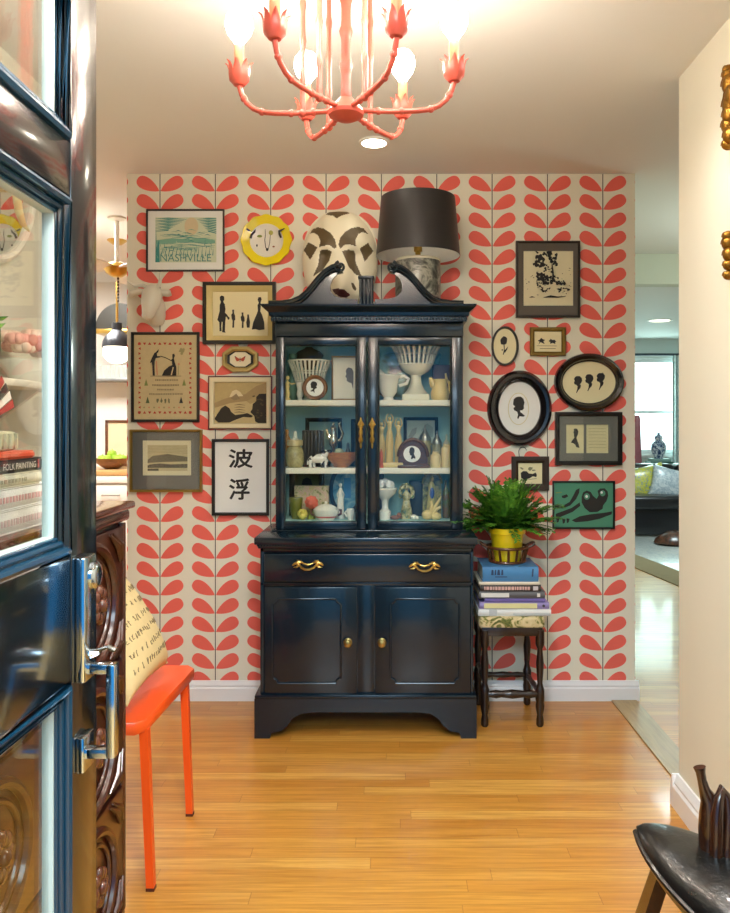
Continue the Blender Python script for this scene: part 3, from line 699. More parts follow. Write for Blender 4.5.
# 13 small gilt frame, running figures
t = picture('framed_silhouette', 'tiny gilt wooden frame with running silhouettes, above the wide black oval', (530.3, 327.2, 565.8, 355.8), 4.2, pm('#7d6423', .4, .4, var=.2, scale=50), d=.018)
a = Art((533.8, 330.8, 562.2, 352.2))
a.poly([(538, 340.5), (540, 339.5), (541.5, 337.6), (543, 339), (545.5, 340), (543.6, 341), (545, 344), (543, 343), (541, 342), (538.6, 344.4), (540, 341.6)], INK)
a.poly([(549, 341), (551, 338.6), (552.5, 339.8), (555, 339.6), (556.6, 341.6), (555.4, 342.4), (555.8, 344), (553, 342.8), (550.4, 343.6), (550.6, 342)], INK)
a.line([(537, 345.6), (557, 345.8)], .5, pm('#8a805e', .7)); a.line([(540, 348.4), (556, 348.4)], .6, pm('#8a805e', .7))
a.done('print', PIVORY, t)

# 14 large dark oval
t = picture('framed_silhouette', 'large upright ebony oval frame with one boy in profile, above the fern', (487.2, 370.4, 552, 446.2), 11.6, FEBO, 'ell', [(0, 0), (0, .014), (.06, .022), (.3, .036), (.55, .034), (.8, .020), (.86, .022), (.95, .018), (1, .012), (1, .003)])
a = Art((498, 381, 541, 436), 'ell')
a.m.mi = a.mat(pm('#d8cf9e', .6)); a.m.tube([(X(518.7 + 10.2 * math.cos(q), YPX), a.y - .0004, Z(408.8 + 15.8 * math.sin(q), YPX)) for q in [2 * math.pi * i / 40 for i in range(40)]], .0016, 6, True)
BOY = [(.42, .0), (.66, .0), (.88, .10), (.96, .26), (.90, .40), (.92, .52), (.78, .60), (.60, .60), (.62, .68), (.74, .72), (1.0, .84), (.86, .88), (.56, .86), (.42, 1.0), (.36, .92), (.42, .78), (.34, .66), (.10, .60), (.04, .50), (.18, .44), (.0, .34), (.06, .12), (.22, .04)]
a.poly([(513.2 + u * 12, 396.5 + v * 23) for u, v in BOY], INK)
a.done('print', PWHITE, t)

# 15 wide oval with three heads
t = picture('framed_silhouette', 'wide black oval frame with three children in profile', (554.3, 353.2, 624, 411.4), 8.2, FEBO, 'ell', [(0, 0), (0, .016), (.08, .026), (.35, .036), (.7, .028), (.85, .018), (1, .014), (1, .003)])
a = Art((561.5, 360.5, 617, 404.3), 'ell')
for x, y in ((574.3, 376), (585.6, 374.2), (597, 373)): a.poly([(x + u * 8.2, y + v * 17) for u, v in [(.3, .0), (.7, .0), (.96, .12), (1, .28), (.86, .42), (.74, .48), (.86, .56), (.78, .70), (.52, .84), (.34, 1.0), (.26, .98), (.40, .78), (.44, .60), (.30, .52), (.06, .48), (.0, .36), (.10, .28), (.0, .18), (.12, .06)]], INK)
a.poly([(603, 372.2), (605.6, 376), (602.6, 379)], INK)
a.done('print', PIVORY, t)

# 16 double window mount
t = picture('framed_silhouette', 'wide black frame with a profile bust beside a handwritten page, in grey mount', (555.2, 412, 622, 465.2), 4.2, FBLK, d=.024, glass=True)
m = MB(); GM2 = pm('#7a7872', .7, var=.04)
ring_geo(m, ring_pts('rect', (558.8, 415.6, 618.4, 461.6)), ring_pts('rect', (566.5, 424.6, 608.7, 453.2)), [(0, .010), (1, .010), (1, .005)])
xa, xb = X(584.2, YPX), X(586.6, YPX); m.box(xa, xb, YW - .010, YW - .005, Z(453.2, YPX), Z(424.6, YPX)); m.build('mount_board', GM2, t)
a = Art((566, 424, 609.2, 453.8), d=.005)
a.poly([(571 + u * 9, 428.5 + v * 19.5) for u, v in [(.5, .0), (.74, .02), (.86, .14), (.82, .30), (.74, .38), (.66, .46), (.72, .58), (.90, .80), (.98, 1.0), (.66, .96), (.50, .82), (.30, .76), (.04, .72), (.22, .58), (.44, .46), (.36, .36), (.40, .26), (.30, .22), (.38, .12), (.34, .04)]], INK)
for i in range(7): a.line([(589, 428.5 + i * 3.2), (597, 428.3 + i * 3.2), (606.5, 428.6 + i * 3.2)], .35, pm('#b9b083', .7))
a.done('print', PIVORY, t)

# 17 green owls
t = picture('framed_print', 'green block print of two round eyed black owls on branches, thin black frame', (552.8, 481, 615, 529), 1.7, FBLK, d=.018)
a = Art((554.2, 482.4, 613.6, 527.6)); BK = pm('#23221f', .7)
a.poly([(582, 497), (583.5, 492.5), (587, 490.6), (591, 492), (593.4, 496), (597, 499), (599, 495.5), (598, 491), (600.6, 488.6), (605, 488.4), (608, 491.5), (608.6, 496), (607, 501), (603.6, 505.5), (603, 509), (598, 512), (590, 512.4), (585, 508), (582, 502.5)], BK)
a.blob(587.2, 496.6, 3, 3.3, pm('#4f8d70', .7)); a.blob(587, 496.6, 1.3, 1.5, PWHITE); a.blob(603, 493.4, 2.8, 3, pm('#4f8d70', .7)); a.blob(602, 492.6, 1.2, 1.3, PWHITE)
a.poly([(572, 520.5), (580, 516.5), (590, 514.5), (604, 513), (612.5, 511.5), (612, 514.5), (600, 519), (588, 521.5), (576, 522.5)], BK)
a.poly([(555, 505), (563, 506), (570, 502), (574, 495), (576.4, 490), (580, 488.2), (579.4, 493), (576.6, 499), (570.6, 505.6), (563, 508.6), (555, 508.2)], BK)
a.poly([(556, 514), (564, 511), (572, 508), (580, 502.5), (580.6, 506), (573, 512), (563.4, 516), (556.4, 519)], BK)
for x, y in ((556.5, 520), (562.5, 521), (566.6, 520.4)): a.poly([(x, y - 2), (x + 3.4, y - 1.4), (x + 2.4, y + 2), (x + .6, y + 3)], BK)
a.poly([(562, 496), (567, 494.4), (568.6, 496.4), (565, 498.4), (562.6, 498)], BK); a.line([(556, 493), (562, 492.4)], .7, pm('#8a8c40', .7))
a.done('print', pm('#4a8c6e', .65, var=.06, scale=30), t)

# 18 tiny dark frame behind fern
t = picture('framed_print', 'tiny dark wooden framed silhouette scene hanging from a wire hook behind the fern', (511.8, 456.5, 549, 490.5), 6.6, pm('#33251a', .45, var=.3, scale=30), d=.018)
a = Art((518, 462.6, 543, 484.4)); GY = pm('#8a8866', .7)
a.poly([(521, 473), (523.5, 471.2), (527, 471.4), (529, 473.5), (533, 474), (536, 472.6), (537.2, 475), (536.6, 477.2), (533, 476.4), (530, 478.4), (524.6, 480), (521.4, 478)], INK)
a.poly([(519.6, 467.6), (522, 467.4), (524, 469), (522.4, 469.8)], GY); a.blob(530.5, 468.6, 2.6, 2, GY, jit=.3); a.blob(533.6, 470.4, 2, .8, GY, jit=.3); a.line([(521, 480.6), (537, 478.6)], .5, GY)
a.done('print', PIVORY, t)
m = MB(); pts = [(X(523 + 4 * math.cos(q), YPX), YW - .006, Z(452 - 5 * math.sin(q), YPX)) for q in [rad(200 - i * 20) for i in range(10)]]
m.tube([(X(519.6, YPX), YW - .008, Z(457.5, YPX))] + pts, .0016, 6); m.build('wire_hook', FBLK, t)

# 9 white animal head
hc = P(150, 300, 3.6)
t = thing('wall_sculpture', 'small white animal head with ears and short horns, mounted on the papered wall', 'wall sculpture', (X(152, YW), YW, Z(332, YW)))
CER = pm('#d9d6c6', .35, coat=.3, var=.05, scale=9)
m = MB()
def q(px, py, d): return (X(px, YW - d), YW - d, Z(py, YW - d))
s = YW / F
def loft(pts, n=16):  # (px,py,depth, rx px, rz px)
    m.rings([[(q(a_, b_, d_)[0] + rx * s * math.cos(t_), q(a_, b_, d_)[1] + (rx + rz) * .35 * s * math.cos(t_) * 0, q(a_, b_, d_)[2] + rz * s * math.sin(t_)) for t_ in [2 * math.pi * i / n for i in range(n)]] for a_, b_, d_, rx, rz in pts])
# neck from the wall, then skull and muzzle hanging down and forward
m.tube([q(157, 322, .0), q(156.5, 316, .02), q(155, 306, .045), q(153, 298, .06)], [.034, .042, .046, .04], 16)
m.tube([q(152.5, 289, .055), q(152, 295, .075), q(151, 302, .09), q(149.5, 309, .10), q(148, 315, .105), q(147, 318.5, .103)], [.03, .046, .045, .035, .028, .016], 16)
m.ell(q(147.4, 315.5, .108), .026, .022, .018); m.ell(q(152.5, 292, .06), .046, .034, .026)
m.build('head', CER, t)
for sg, e in ((-1, [(146, 291, .06), (139, 291.5, .055), (132, 293.5, .05), (129, 297, .05)]), (1, [(159, 292, .06), (164, 293, .055), (169, 293.5, .05), (171, 295.5, .05)])):
    mm = MB(); mm.tube([q(*p) for p in e], [.012, .019, .021, .006], 12, flat=.8); mm.build('ear', CER, t)
    mm = MB(); hpts = [(148 if sg < 0 else 156, 288, .06), (143 if sg < 0 else 158, 285.5, .055), (135 if sg < 0 else 160.5, 286, .05), (127 if sg < 0 else 162, 281.5, .05)] if sg < 0 else [(157, 288, .06), (159.5, 284, .055), (160.5, 279, .05), (160, 272, .05)]
    mm.tube([q(*p) for p in hpts], [.010, .009, .007, .002], 10); mm.build('horn', CER, t)
# ================= ON TOP OF THE HUTCH =================
# white and brown carved mask leaning against the wall
YM = 3.52; zb = ztop
def inpoly(x, y, P_):
    c = False; n = len(P_)
    for i in range(n):
        x1, y1 = P_[i]; x2, y2 = P_[i - 1]
        if (y1 > y) != (y2 > y) and x < (x2 - x1) * (y - y1) / (y2 - y1) + x1: c = not c
    return c
def curve_band(pts): return pts
MP = lambda x, y: (290 + x / 7.684, 195 + y / 7.684)      # helper: enlarged-view coordinates to photo pixels
patches = [[MP(*p) for p in q_] for q_ in (
    [(275, 150), (300, 130), (380, 126), (440, 130), (460, 140), (395, 158), (360, 180), (330, 160)],
    [(150, 300), (175, 262), (215, 248), (260, 258), (310, 290), (345, 340), (358, 400), (340, 412), (300, 384), (250, 392), (225, 402), (232, 350), (215, 310), (180, 290)],
    [(372, 380), (385, 330), (420, 285), (470, 255), (520, 245), (565, 255), (602, 300), (560, 285), (525, 300), (505, 340), (508, 395), (460, 380), (420, 384), (385, 412)],
    [(105, 425), (140, 362), (212, 402), (155, 498)], [(535, 410), (600, 368), (640, 432), (575, 512)],
    [(232, 425), (280, 418), (322, 432), (300, 510), (250, 580), (175, 628), (215, 540)],
    [(400, 430), (450, 420), (498, 432), (505, 520), (545, 610), (560, 630), (505, 612), (450, 550)],
    [(470, 675), (490, 680), (512, 720), (500, 738), (480, 715)])]
mouth = [MP(*p) for p in ((325, 728), (370, 718), (420, 728), (465, 768), (440, 786), (390, 786), (345, 760))]
t = thing('carved_mask', 'large white carved animal mask with brown patches, standing on the hutch behind its pediment', 'mask', (X(339, 3.58), 3.58, zb))
m = MB(); NU, NV = 110, 130
cxm, czm = X(339, YM), (zb + Z(210.5, YM + .085)) / 2; RX, RZ = 38.5 * YM / F, (Z(210.5, YM + .085) - zb) / 2
V, Fc, MI = [], [], []
def mask_depth(u, v):
    rr = max(0, 1 - u * u - v * v)
    d = .075 * rr ** .5
    d += .05 * math.exp(-((u - .03) ** 2 / .05 + (v + .62) ** 2 / .07)) * min(1, rr * 6)       # muzzle
    for sx in (-.38, .40): d += .014 * math.exp(-((u - sx) ** 2 / .035 + (v - .24) ** 2 / .02)); d -= .010 * math.exp(-((u - sx * .9) ** 2 / .02 + (v - .08) ** 2 / .008))
    d -= .012 * math.exp(-((abs(u) - .42) ** 2 / .02 + (v + .2) ** 2 / .15)) * min(1, rr * 6)
    return d
for j in range(NV + 1):
    v = -1 + 2 * j / NV; w = math.sqrt(max(1e-6, 1 - abs(v) ** 2.7)) * (1 - .10 * max(0, -v))
    for i in range(NU + 1):
        u = (-1 + 2 * i / NU) * w
        x = cxm + u * RX; z = czm + v * RZ
        V.append((x, YM + .085 - mask_depth(u * .999, v * .999 * (1 if v > 0 else .98)) + .0 * v, z))
for j in range(NV):
    for i in range(NU):
        a_ = j * (NU + 1) + i; Fc.append((a_, a_ + 1, a_ + NU + 2, a_ + NU + 1))
        c = [sum(V[k_][q_] for k_ in Fc[-1]) / 4 for q_ in range(3)]
        px, py = CX + c[0] * F / c[1], CY - (c[2] - CZ) * F / c[1]
        mi = 0
        for p_ in patches:
            if inpoly(px, py, p_): mi = 1
        if inpoly(px, py, mouth): mi = 2
        MI.append(mi)
base = len(m.bm.faces); m.add(V, Fc)
m.bm.faces.ensure_lookup_table()
for k_, mi in enumerate(MI): m.bm.faces[base + k_].material_index = mi
back = [V[j * (NU + 1)] for j in range(NV + 1)] + [V[j * (NU + 1) + NU] for j in range(NV, -1, -1)]
m.ext([(p[0], YM + .088, p[2]) for p in back[::2]], (0, .012, 0))
bmesh.ops.remove_doubles(m.bm, verts=m.bm.verts[:], dist=1e-5)
m.build('mask_face', [pm('#e9e0c4', .4, coat=.2, var=.05, scale=8), pm('#5a4a2c', .5, var=.3, scale=40), pm('#4a1d1a', .5)], t, sharp=60)
# table lamp
YL2 = 3.478; lx = X(418, YL2)
t = thing('table_lamp', 'table lamp with black drum shade and grey patterned cylinder base on the hutch', 'lamp', (lx, YL2, zb))
nt = NT('grey_relief_ceramic'); n1 = nt.n('TexVoronoi', feature='F1'); nt.set(n1.inputs['Vector'], nt.obj()); n1.inputs['Scale'].default_value = 16
n2 = nt.noise(nt.obj(), 9, 5, .6, 2.4)
cc = nt.mix(nt.ramp(n2, [(.36, hx('#23241f')), (.47, hx('#6f7068')), (.56, hx('#b9b8a8')), (.66, hx('#53544b'))]), hx('#000000'), hx('#ffffff')) if 0 else nt.ramp(n2, [(.36, hx('#2b2c27')), (.47, hx('#6d6f66')), (.56, hx('#a3a396')), (.68, hx('#55564d'))])
RELIEF = nt.bsdf(cc, .4, 0, .3, .5, n2, .6, .006)
zt_ = 2.008; zsh0, zsh1 = 2.022, 2.276
m = MB(); m.lathe([(.088, 0), (.098, .004), (.1, .012), (.1, zt_ - zb - .03), (.098, zt_ - zb - .012)], (lx, YL2, zb), 40)
m.build('lamp_base', RELIEF, t)
m = MB(); m.lathe([(.099, -.013), (.1, -.006), (.093, .0), (.03, .004), (.0, .004)], (lx, YL2, zt_ ), 40); m.build('base_cap', pm('#d8d4bd', .4, var=.12, scale=60), t)
m = MB(); m.lathe([(.012, 0), (.012, .03), (.018, .034), (.018, .07)], (lx, YL2, zt_), 16); m.build('socket', BRASS, t)
m = MB(); m.lathe([(.006, .07), (.03, .1), (.034, .12), (.028, .145), (.0, .155)], (lx, YL2, zt_), 20); m.build('bulb', pm('#f3efe0', .3), t)
nt = NT('black_shade_linen'); vv = nt.xyz(nt.obj())
wv = nt.noise(nt.vec(nt.m('MULTIPLY', vv[0], 6.0), nt.m('MULTIPLY', vv[1], 6.0), nt.m('MULTIPLY', vv[2], 220.0)), 2, 3)
SHADEO = nt.bsdf(nt.mix(wv, hx('#1b191a'), hx('#2c292a')), .42, 0, 0, .5, wv, .15)
m = MB(); r0, r1 = .1845, .163; C0 = (lx, YL2, 0)
m.mi = 0; m.lathe([(r0 - .0015, zsh0), (r0, zsh0), (r1, zsh1), (r1 - .0015, zsh1)], C0, 56, cap0=False, cap1=False)
m.mi = 1; m.lathe([(r0 - .0015, zsh0), (r1 - .0015, zsh1)], C0, 56, cap0=False, cap1=False)
m.build('lamp_shade', [SHADEO, pm('#efeee9', .6)], t)
m = MB()
for k_ in range(3):
    an = rad(90 + 120 * k_); m.tube([(lx + .018 * math.cos(an), YL2 + .018 * math.sin(an), zt_ + .06), (lx + .1 * math.cos(an), YL2 + .1 * math.sin(an), zsh0 + .06), (lx + (r0 - .008) * math.cos(an), YL2 + (r0 - .008) * math.sin(an), zsh0 + .055)], .0025, 6)
m.build('shade_spider', BRASS, t)
# ================= CHINA IN THE HUTCH =================
Z1, Z2, Z3 = ZSH[0], ZSH[1], zfl
PORC = pm('#e8e4d2', .25, coat=.4, var=.04, scale=12); CRM = pm('#d9c07c', .35, coat=.2, var=.10, scale=30); PEW = pm('#a8a79c', .3, .9, var=.2, scale=40)
SILV = pm('#c9c4b0', .2, .95, var=.15, scale=50); BRN = wood('turned_brown_wood', '#8a5a30', '#4e2c14', 'x', 12, .35)
def zfit(zb_, ys, Y):
    """heights above the shelf from photo rows, bottom row last"""
    return [zb_ + (ys[-1] - y) * Y / F for y in ys]
def lpx(mb, pxc, Y, rows, zb_, n=24, **kw):
    """turned shape from (half width px, row px), bottom row last"""
    zz = zfit(zb_, [y for _, y in rows], Y); mb.lathe([(hw * Y / F, z) for (hw, _), z in zip(rows, zz)][::-1], (X(pxc, Y), Y, 0), n, **kw)
def small(name, label, cat, px, Y, z): return thing(name, label, cat, (X(px, Y), Y, z))
def one(mb, name, label, cat, px, Y, z, mt, group=None, **kw): return mb.build(name, mt, None, (X(px, Y), Y, z), label, cat=cat, group=group, **kw)
def pierced(mb, pxc, Y, rows, z_list, slots=26, wall=.004, keep=.5):
    """openwork wall: vertical ribs between an upper and a lower ring"""
    xc = X(pxc, Y)
    for (r0, z0), (r1, z1) in zip(z_list[:-1], z_list[1:]):
        for i in range(slots):
            a_ = 2 * math.pi * i / slots; w = math.pi / slots * keep * 1.15
            p_ = []
            for (r, z) in ((r0, z0), (r1, z1)):
                for rr in (r, r - wall):
                    for aa in (a_ - w, a_ + w): p_.append((xc + rr * math.cos(aa), Y + rr * math.sin(aa), z))
            mb.add(p_, [(0, 1, 5, 4), (2, 3, 7, 6), (0, 2, 6, 4), (1, 3, 7, 5)])
        for r, z in ((r0, z0), (r1, z1)):
            mb.tube([(xc + (r - wall / 2) * math.cos(2 * math.pi * i / 36), Y + (r - wall / 2) * math.sin(2 * math.pi * i / 36), z) for i in range(36)], wall * .85, 8, True)
def handle(mb, pts, r): mb.tube(pts, r, 8)
# --- top shelf, left bay
Y = 3.545
m = MB(); k = Y / F; zz = lambda py, zb_=Z1, yb=399: zb_ + (yb - py) * k
pierced(m, 309.5, Y, None, [(22 * k, zz(359.5)), (17.5 * k, zz(370)), (14.5 * k, zz(380))], 30, .004, .45)
m.lathe([(7 * k, 0), (8.5 * k, .003), (5 * k, .02), (5 * k, zz(388) - Z1), (12 * k, zz(384) - Z1), (14.5 * k, zz(380) - Z1), (13 * k, zz(381) - Z1), (0, zz(384) - Z1)], (X(309.5, Y), Y, Z1), 32)
one(m, 'pierced_bowl', 'white openwork china basket bowl behind the small round silhouette', 'bowl', 309.5, Y, Z1, PORC)
# tall dark dish standing behind
Y = 3.628; m = MB(); lpx(m, 309, Y, [(0.1, 344.5), (3, 344.8), (5, 346.5), (11, 349), (14.5, 353), (13, 357), (9, 361), (5, 366), (5, 394), (11, 397), (12, 399)], Z1, sy=.25)
one(m, 'covered_urn', 'dark brown covered urn standing behind the white openwork basket', 'urn', 309, Y, Z1, pm('#4a3d28', .3, coat=.3, var=.4, scale=40))
# green vase
Y = 3.61; m = MB(); lpx(m, 293, Y, [(4.5, 352), (4.0, 354), (3, 360), (4.5, 368), (6.5, 378), (6, 390), (4, 399)], Z1)
one(m, 'vase', 'slim grey green vase at the far left of the top shelf', 'vase', 293, Y, Z1, pm('#6f8f72', .3, coat=.4, var=.1))
# round turned frame with silhouette
Y = 3.46; k = Y / F; t = small('standing_silhouette', 'round turned wood frame with white centre and dark profile, on the top shelf', 'framed picture', 315, Y, Z1)
zc_ = Z1 + 12.6 * k
m = MB(); m.M = Matrix.Translation((X(315, Y), Y, zc_)) @ Matrix.Rotation(rad(90), 4, 'X')
m.lathe([(8.6 * k, .004), (9 * k, .010), (10 * k, .012), (11.5 * k, .014), (12.6 * k, .008), (12.6 * k, -.004), (8.6 * k, -.004)], n=48, cap0=False, cap1=False); m.build('frame', BRN, t)
m = MB(); m.M = Matrix.Translation((X(315, Y), Y, zc_)) @ Matrix.Rotation(rad(90), 4, 'X'); m.lathe([(0, .003), (8.8 * k, .003), (8.8 * k, 0), (0, 0)], n=40)
m.M = None; m.mi = 1; m.ext([(X(310.3 + u * 7, Y), Y - .0035, zc_ + (6.2 - v * 11.5) * k) for u, v in [(1 - a_, b_) for a_, b_ in BOY]], (0, -.0004, 0)); m.build('print', [PWHITE, INK], t)
# gilt framed bust
def shelf_frame(name, label, px0, py0, px1, Y, z, fm, bw, inner, lean=.0, art=None, pb=None, cat='framed picture'):
    k = Y / F; h = (pb - py0) * k; x0, x1 = X(px0, Y), X(px1, Y)
    t = thing(name, label, cat, ((x0 + x1) / 2, Y, z)); b = bw * k
    m = MB()
    A = [(x0, z), (x1, z), (x1, z + h), (x0, z + h)]; B = [(x0 + b, z + b), (x1 - b, z + b), (x1 - b, z + h - b), (x0 + b, z + h - b)]
    m.rings([[(a_[0] + (c_[0] - a_[0]) * tt, Y - d, a_[1] + (c_[1] - a_[1]) * tt) for a_, c_ in zip(A, B)] for tt, d in [(0, 0), (0, .012), (.4, .015), (1, .009), (1, .002)]], True, False, False)
    m.ext([(a_, Y, b_) for a_, b_ in A], (0, .003, 0)); m.build('frame', fm, t, sharp=25)
    m = MB(); m.ext([(a_, Y - .002, b_) for a_, b_ in B], (0, .001, 0)); mats = [inner]
    if art:
        for i, (pts, mt) in enumerate(art):
            if mt not in mats: mats.append(mt)
            m.mi = mats.index(mt); m.ext([(X(a_, Y), Y - .0026 - .0002 * i, z + (pb - b_) * k) for a_, b_ in pts], (0, .0001, 0))
    m.build('print', mats, t); return t
bustg = [(343.5 + u * 10, 366 + v * 22) for u, v in [(.5, .0), (.85, .05), (1, .2), (1, .45), (.98, .8), (.95, 1), (.8, .72), (.55, .68), (.3, .6), (.35, .5), (.18, .42), (.3, .3), (.22, .18), (.3, .08)]]
shelf_frame('standing_silhouette', 'gilt framed cream sheet with grey bust profile, on the top shelf', 331.5, 354.5, 361, 3.53, Z1, GILT, 1.8, pm('#efe6cd', .6), pb=399.3, art=[(bustg, pm('#6b6259', .7, var=.3, scale=90))])
# figurine maker: one shaped body, robe turned around its axis
def figurine(name, label, px, Y, rows, z, mt, head=None, arms=(), extra=None, sx=1, sy=.75, cat='figurine', mats=None, group=None):
    k = Y / F; m = MB(); yb = rows[-1][1]; lpx(m, px, Y, rows, z, 16, sx=sx, sy=sy)
    q = lambda a_, b_, d=0: (X(px, Y) + a_ * k, Y - d, z + (yb - b_) * k)
    if head: m.ell(q(head[0], head[1]), head[2] * k, head[2] * k, head[2] * 1.2 * k, 12, 8)
    for pts, r in arms: m.tube([q(*p) for p in pts], [r * k] * len(pts), 8)
    if extra: extra(m, q, k)
    return one(m, name, label, cat, px, Y, z, mats or mt, group)
figurine('figurine', 'small yellow dancing figurine with an outstretched arm on the top shelf', 287.5, 3.475,
         [(.6, 379), (1.4, 381), (2.0, 385), (1.6, 388), (2.4, 391), (2.6, 394), (1.4, 396), (2.8, 397), (3, 399)], Z1, CRM, (0.2, 376.6, 2.0), [([(1, 381), (4, 382.6), (8, 382)], .7), ([(-1, 381.5), (-2.5, 386), (-3, 391)], .8)])
m = MB(); Y = 3.50; lpx(m, 300, Y, [(4.2, 381), (4, 383), (2.6, 388), (3.6, 393), (2.2, 397), (3, 399)], Z1); one(m, 'cup', 'little white cup beside the yellow figurine on the top shelf', 'cup', 300, Y, Z1, PORC)
# --- middle shelf, left bay
Y = 3.47; t = small('glass_jar', 'clear glass jar with cream lid band, left end of the middle shelf', 'jar', 295, Y, Z2)
m = MB(); lpx(m, 295, Y, [(4.5, 446), (7.6, 449), (9, 454), (9, 463), (7.5, 467), (6, 468)], Z2); m.build('jar_body', pm('#a8a072', .15, coat=.5, var=.6, scale=60), t)
m = MB(); lpx(m, 295, Y, [(7, 440.4), (7.8, 441), (7.8, 446), (6, 446.5)], Z2 + 21.5 * Y / F); m.build('lid_band', pm('#c9bd8e', .35, .3), t)
m = MB(); lpx(m, 295, Y, [(1.2, 431.5), (1.8, 433), (2.4, 438.5), (5, 440.5)], Z2 + 27.5 * Y / F); m.build('chimney', pm('#c8cdbd', .1, coat=.5), t)
Y = 3.56; m = MB(); lpx(m, 287, Y, [(1.6, 431), (1.8, 437), (3.8, 441), (4, 450), (4, 468)], Z2); one(m, 'bottle', 'amber bottle behind the lidded glass jar', 'bottle', 287, Y, Z2, pm('#b0752a', .15, coat=.5))
Y = 3.53; m = MB(); m.box(X(302.5, Y), X(324, Y), Y - .02, Y + .02, Z2, Z2 + 36.5 * Y / F, .004)
for i in range(6): m.cyl((X(305 + i * 3.3, Y), Y - .02, Z2 + .004), (X(305 + i * 3.3, Y), Y - .02, Z2 + 36 * Y / F), .005, 8)
one(m, 'ribbed_box', 'black ribbed upright box on the middle shelf', 'box', 313, Y, Z2, pm('#35332f', .35, coat=.2, var=.25, scale=30))
shelf_frame('tabletop_picture', 'black frame leaning at the back behind the ribbed black box', 305.5, 420.5, 342, 3.615, Z2, FBLK, 4, pm('#8aa79c', .5), pb=468.4)
Y = 3.52; k = Y / F; t = small('ewer', 'silver lidded ewer with a tall curved handle', 'ewer', 333.5, Y, Z2)
m = MB(); lpx(m, 333.5, Y, [(.4, 423), (1.4, 424.5), (1.2, 426.5), (3.4, 429), (2.8, 432), (3.6, 437), (5.2, 441.5), (4.2, 446), (1.8, 449), (1.6, 456), (4.6, 464), (5.4, 468)], Z2); m.build('body', SILV, t)
m = MB(); q = lambda px, py: (X(px, Y), Y, Z2 + (468 - py) * k)
m.tube([q(337, 442.5), q(340.5, 441), q(343, 435), (q(340.5, 429)), q(339, 425), q(341, 423.5)], [.006, .007, .006, .005, .004, .003], 8); m.build('handle', SILV, t)
m = MB(); m.tube([q(330.5, 440), q(327.5, 435), q(326.5, 430)], [.012, .008, .005], 8); m.build('spout', SILV, t)
# spotted cow figurine
Y = 3.455; k = Y / F; q = lambda px, py, d=0: (X(px, Y), Y - d, Z2 + (468 - py) * k)
m = MB(); m.ell(q(318, 459), 9 * k, 5 * k, 4.6 * k); m.ell(q(324, 454.5), 4.6 * k, 4 * k, 4 * k); m.ell(q(329, 452), 3 * k, 2.6 * k, 2 * k)
for px, d in ((311, .008), (314, -.012), (323, .008), (326, -.012)): m.tube([q(px, 460, d), q(px - .6, 464, d), q(px - .2, 468, d)], [2.0 * k, 1.5 * k, 1.6 * k], 8)
m.tube([q(310.4, 458), q(308, 461), q(307.6, 465)], .004, 6); m.ell(q(325.5, 451, .01), 1.6 * k, .8 * k, 1 * k)
nt = NT('spotted_glaze'); SPOT = nt.bsdf(nt.ramp(nt.noise(nt.obj(), 34, 1, .3), [(.54, hx('#efece2')), (.58, hx('#23211e'))]), .25, 0, .4)
one(m, 'cow_figurine', 'white figurine of a standing spotted animal, front of middle shelf', 'figurine', 318, Y, Z2, SPOT)
# boat shaped wooden bowl with green glass fruit
Y = 3.475; k = Y / F
m = MB(); m.lathe([(0, .0), (6 * k, .0), (10 * k, 4 * k), (14 * k, 8 * k), (16.5 * k, 15 * k), (15.6 * k, 15 * k), (12 * k, 9 * k), (0, 6 * k)], (X(342, Y), Y, Z2), 32, sy=.62)
t = one(m, 'wooden_bowl', 'orange brown boat shaped wooden bowl on the middle shelf', 'bowl', 342, Y, Z2, wood('honey_wood', '#b97c3e', '#7d4a1f', 'x', 10, .3))
m = MB(); m.ell((X(339, Y), Y - .005, Z2 + 15 * k), 5 * k, 4 * k, 4.4 * k); one(m, 'glass_fruit', 'pale green ball lying in the wooden bowl', 'ornament', 339, Y, Z2 + 11 * k, pm('#a9b08a', .2, coat=.4))
shelf_frame('tabletop_picture', 'dark narrow frame at the right end of the left bay, middle shelf', 351, 421.5, 362, 3.58, Z2, FBLK, 3.5, pm('#3a3a36', .5), pb=468.4)
Y = 3.56; m = MB(); lpx(m, 348, Y, [(.5, 444), (1.4, 446), (1.3, 450), (2.8, 454), (3, 468)], Z2); one(m, 'bottle', 'small dark stoppered bottle behind the wooden bowl', 'bottle', 348, Y, Z2, pm('#3d4a48', .2, coat=.4))
# --- bottom, left bay
shelf_frame('tabletop_picture', 'dark olive framed picture at the back of the bottom shelf', 289.5, 477, 324.5, 3.62, Z3, pm('#2a2414', .4, var=.3), 5.5, pm('#5c6238', .6, var=.3, scale=30), pb=523,
            art=[([(301.5, 492.5), (303, 487), (307, 485), (311, 487), (312.5, 492.5)], INK)])
Y = 3.55; m = MB(); m.box(X(294.5, Y), X(329, Y), Y - .012, Y + .012, Z3, Z3 + 31.5 * Y / F, .002)
nt = NT('faded_floral'); FLOR = nt.bsdf(nt.ramp(nt.noise(nt.obj(), 40, 3, .6, 1), [(.35, hx('#7d7a48')), (.46, hx('#c9bf92')), (.55, hx('#d2a99a')), (.68, hx('#b8b46a'))]), .6)
one(m, 'floral_box', 'flat floral papered box standing on the bottom shelf', 'box', 311, Y, Z3, FLOR)
Y = 3.49; m = MB(); lpx(m, 296, Y, [(6.5, 500.5), (7.2, 502), (6.6, 506), (6, 512), (5, 519), (4, 522)], Z3); one(m, 'pot', 'olive green glazed pot left on the bottom shelf', 'pot', 296, Y, Z3, pm('#6f7128', .3, coat=.4, var=.2))
Y = 3.47; k = Y / F; t = small('china_flower', 'coral red china flower with ruffled petals on the bottom shelf', 'ornament', 311.5, Y, Z3)
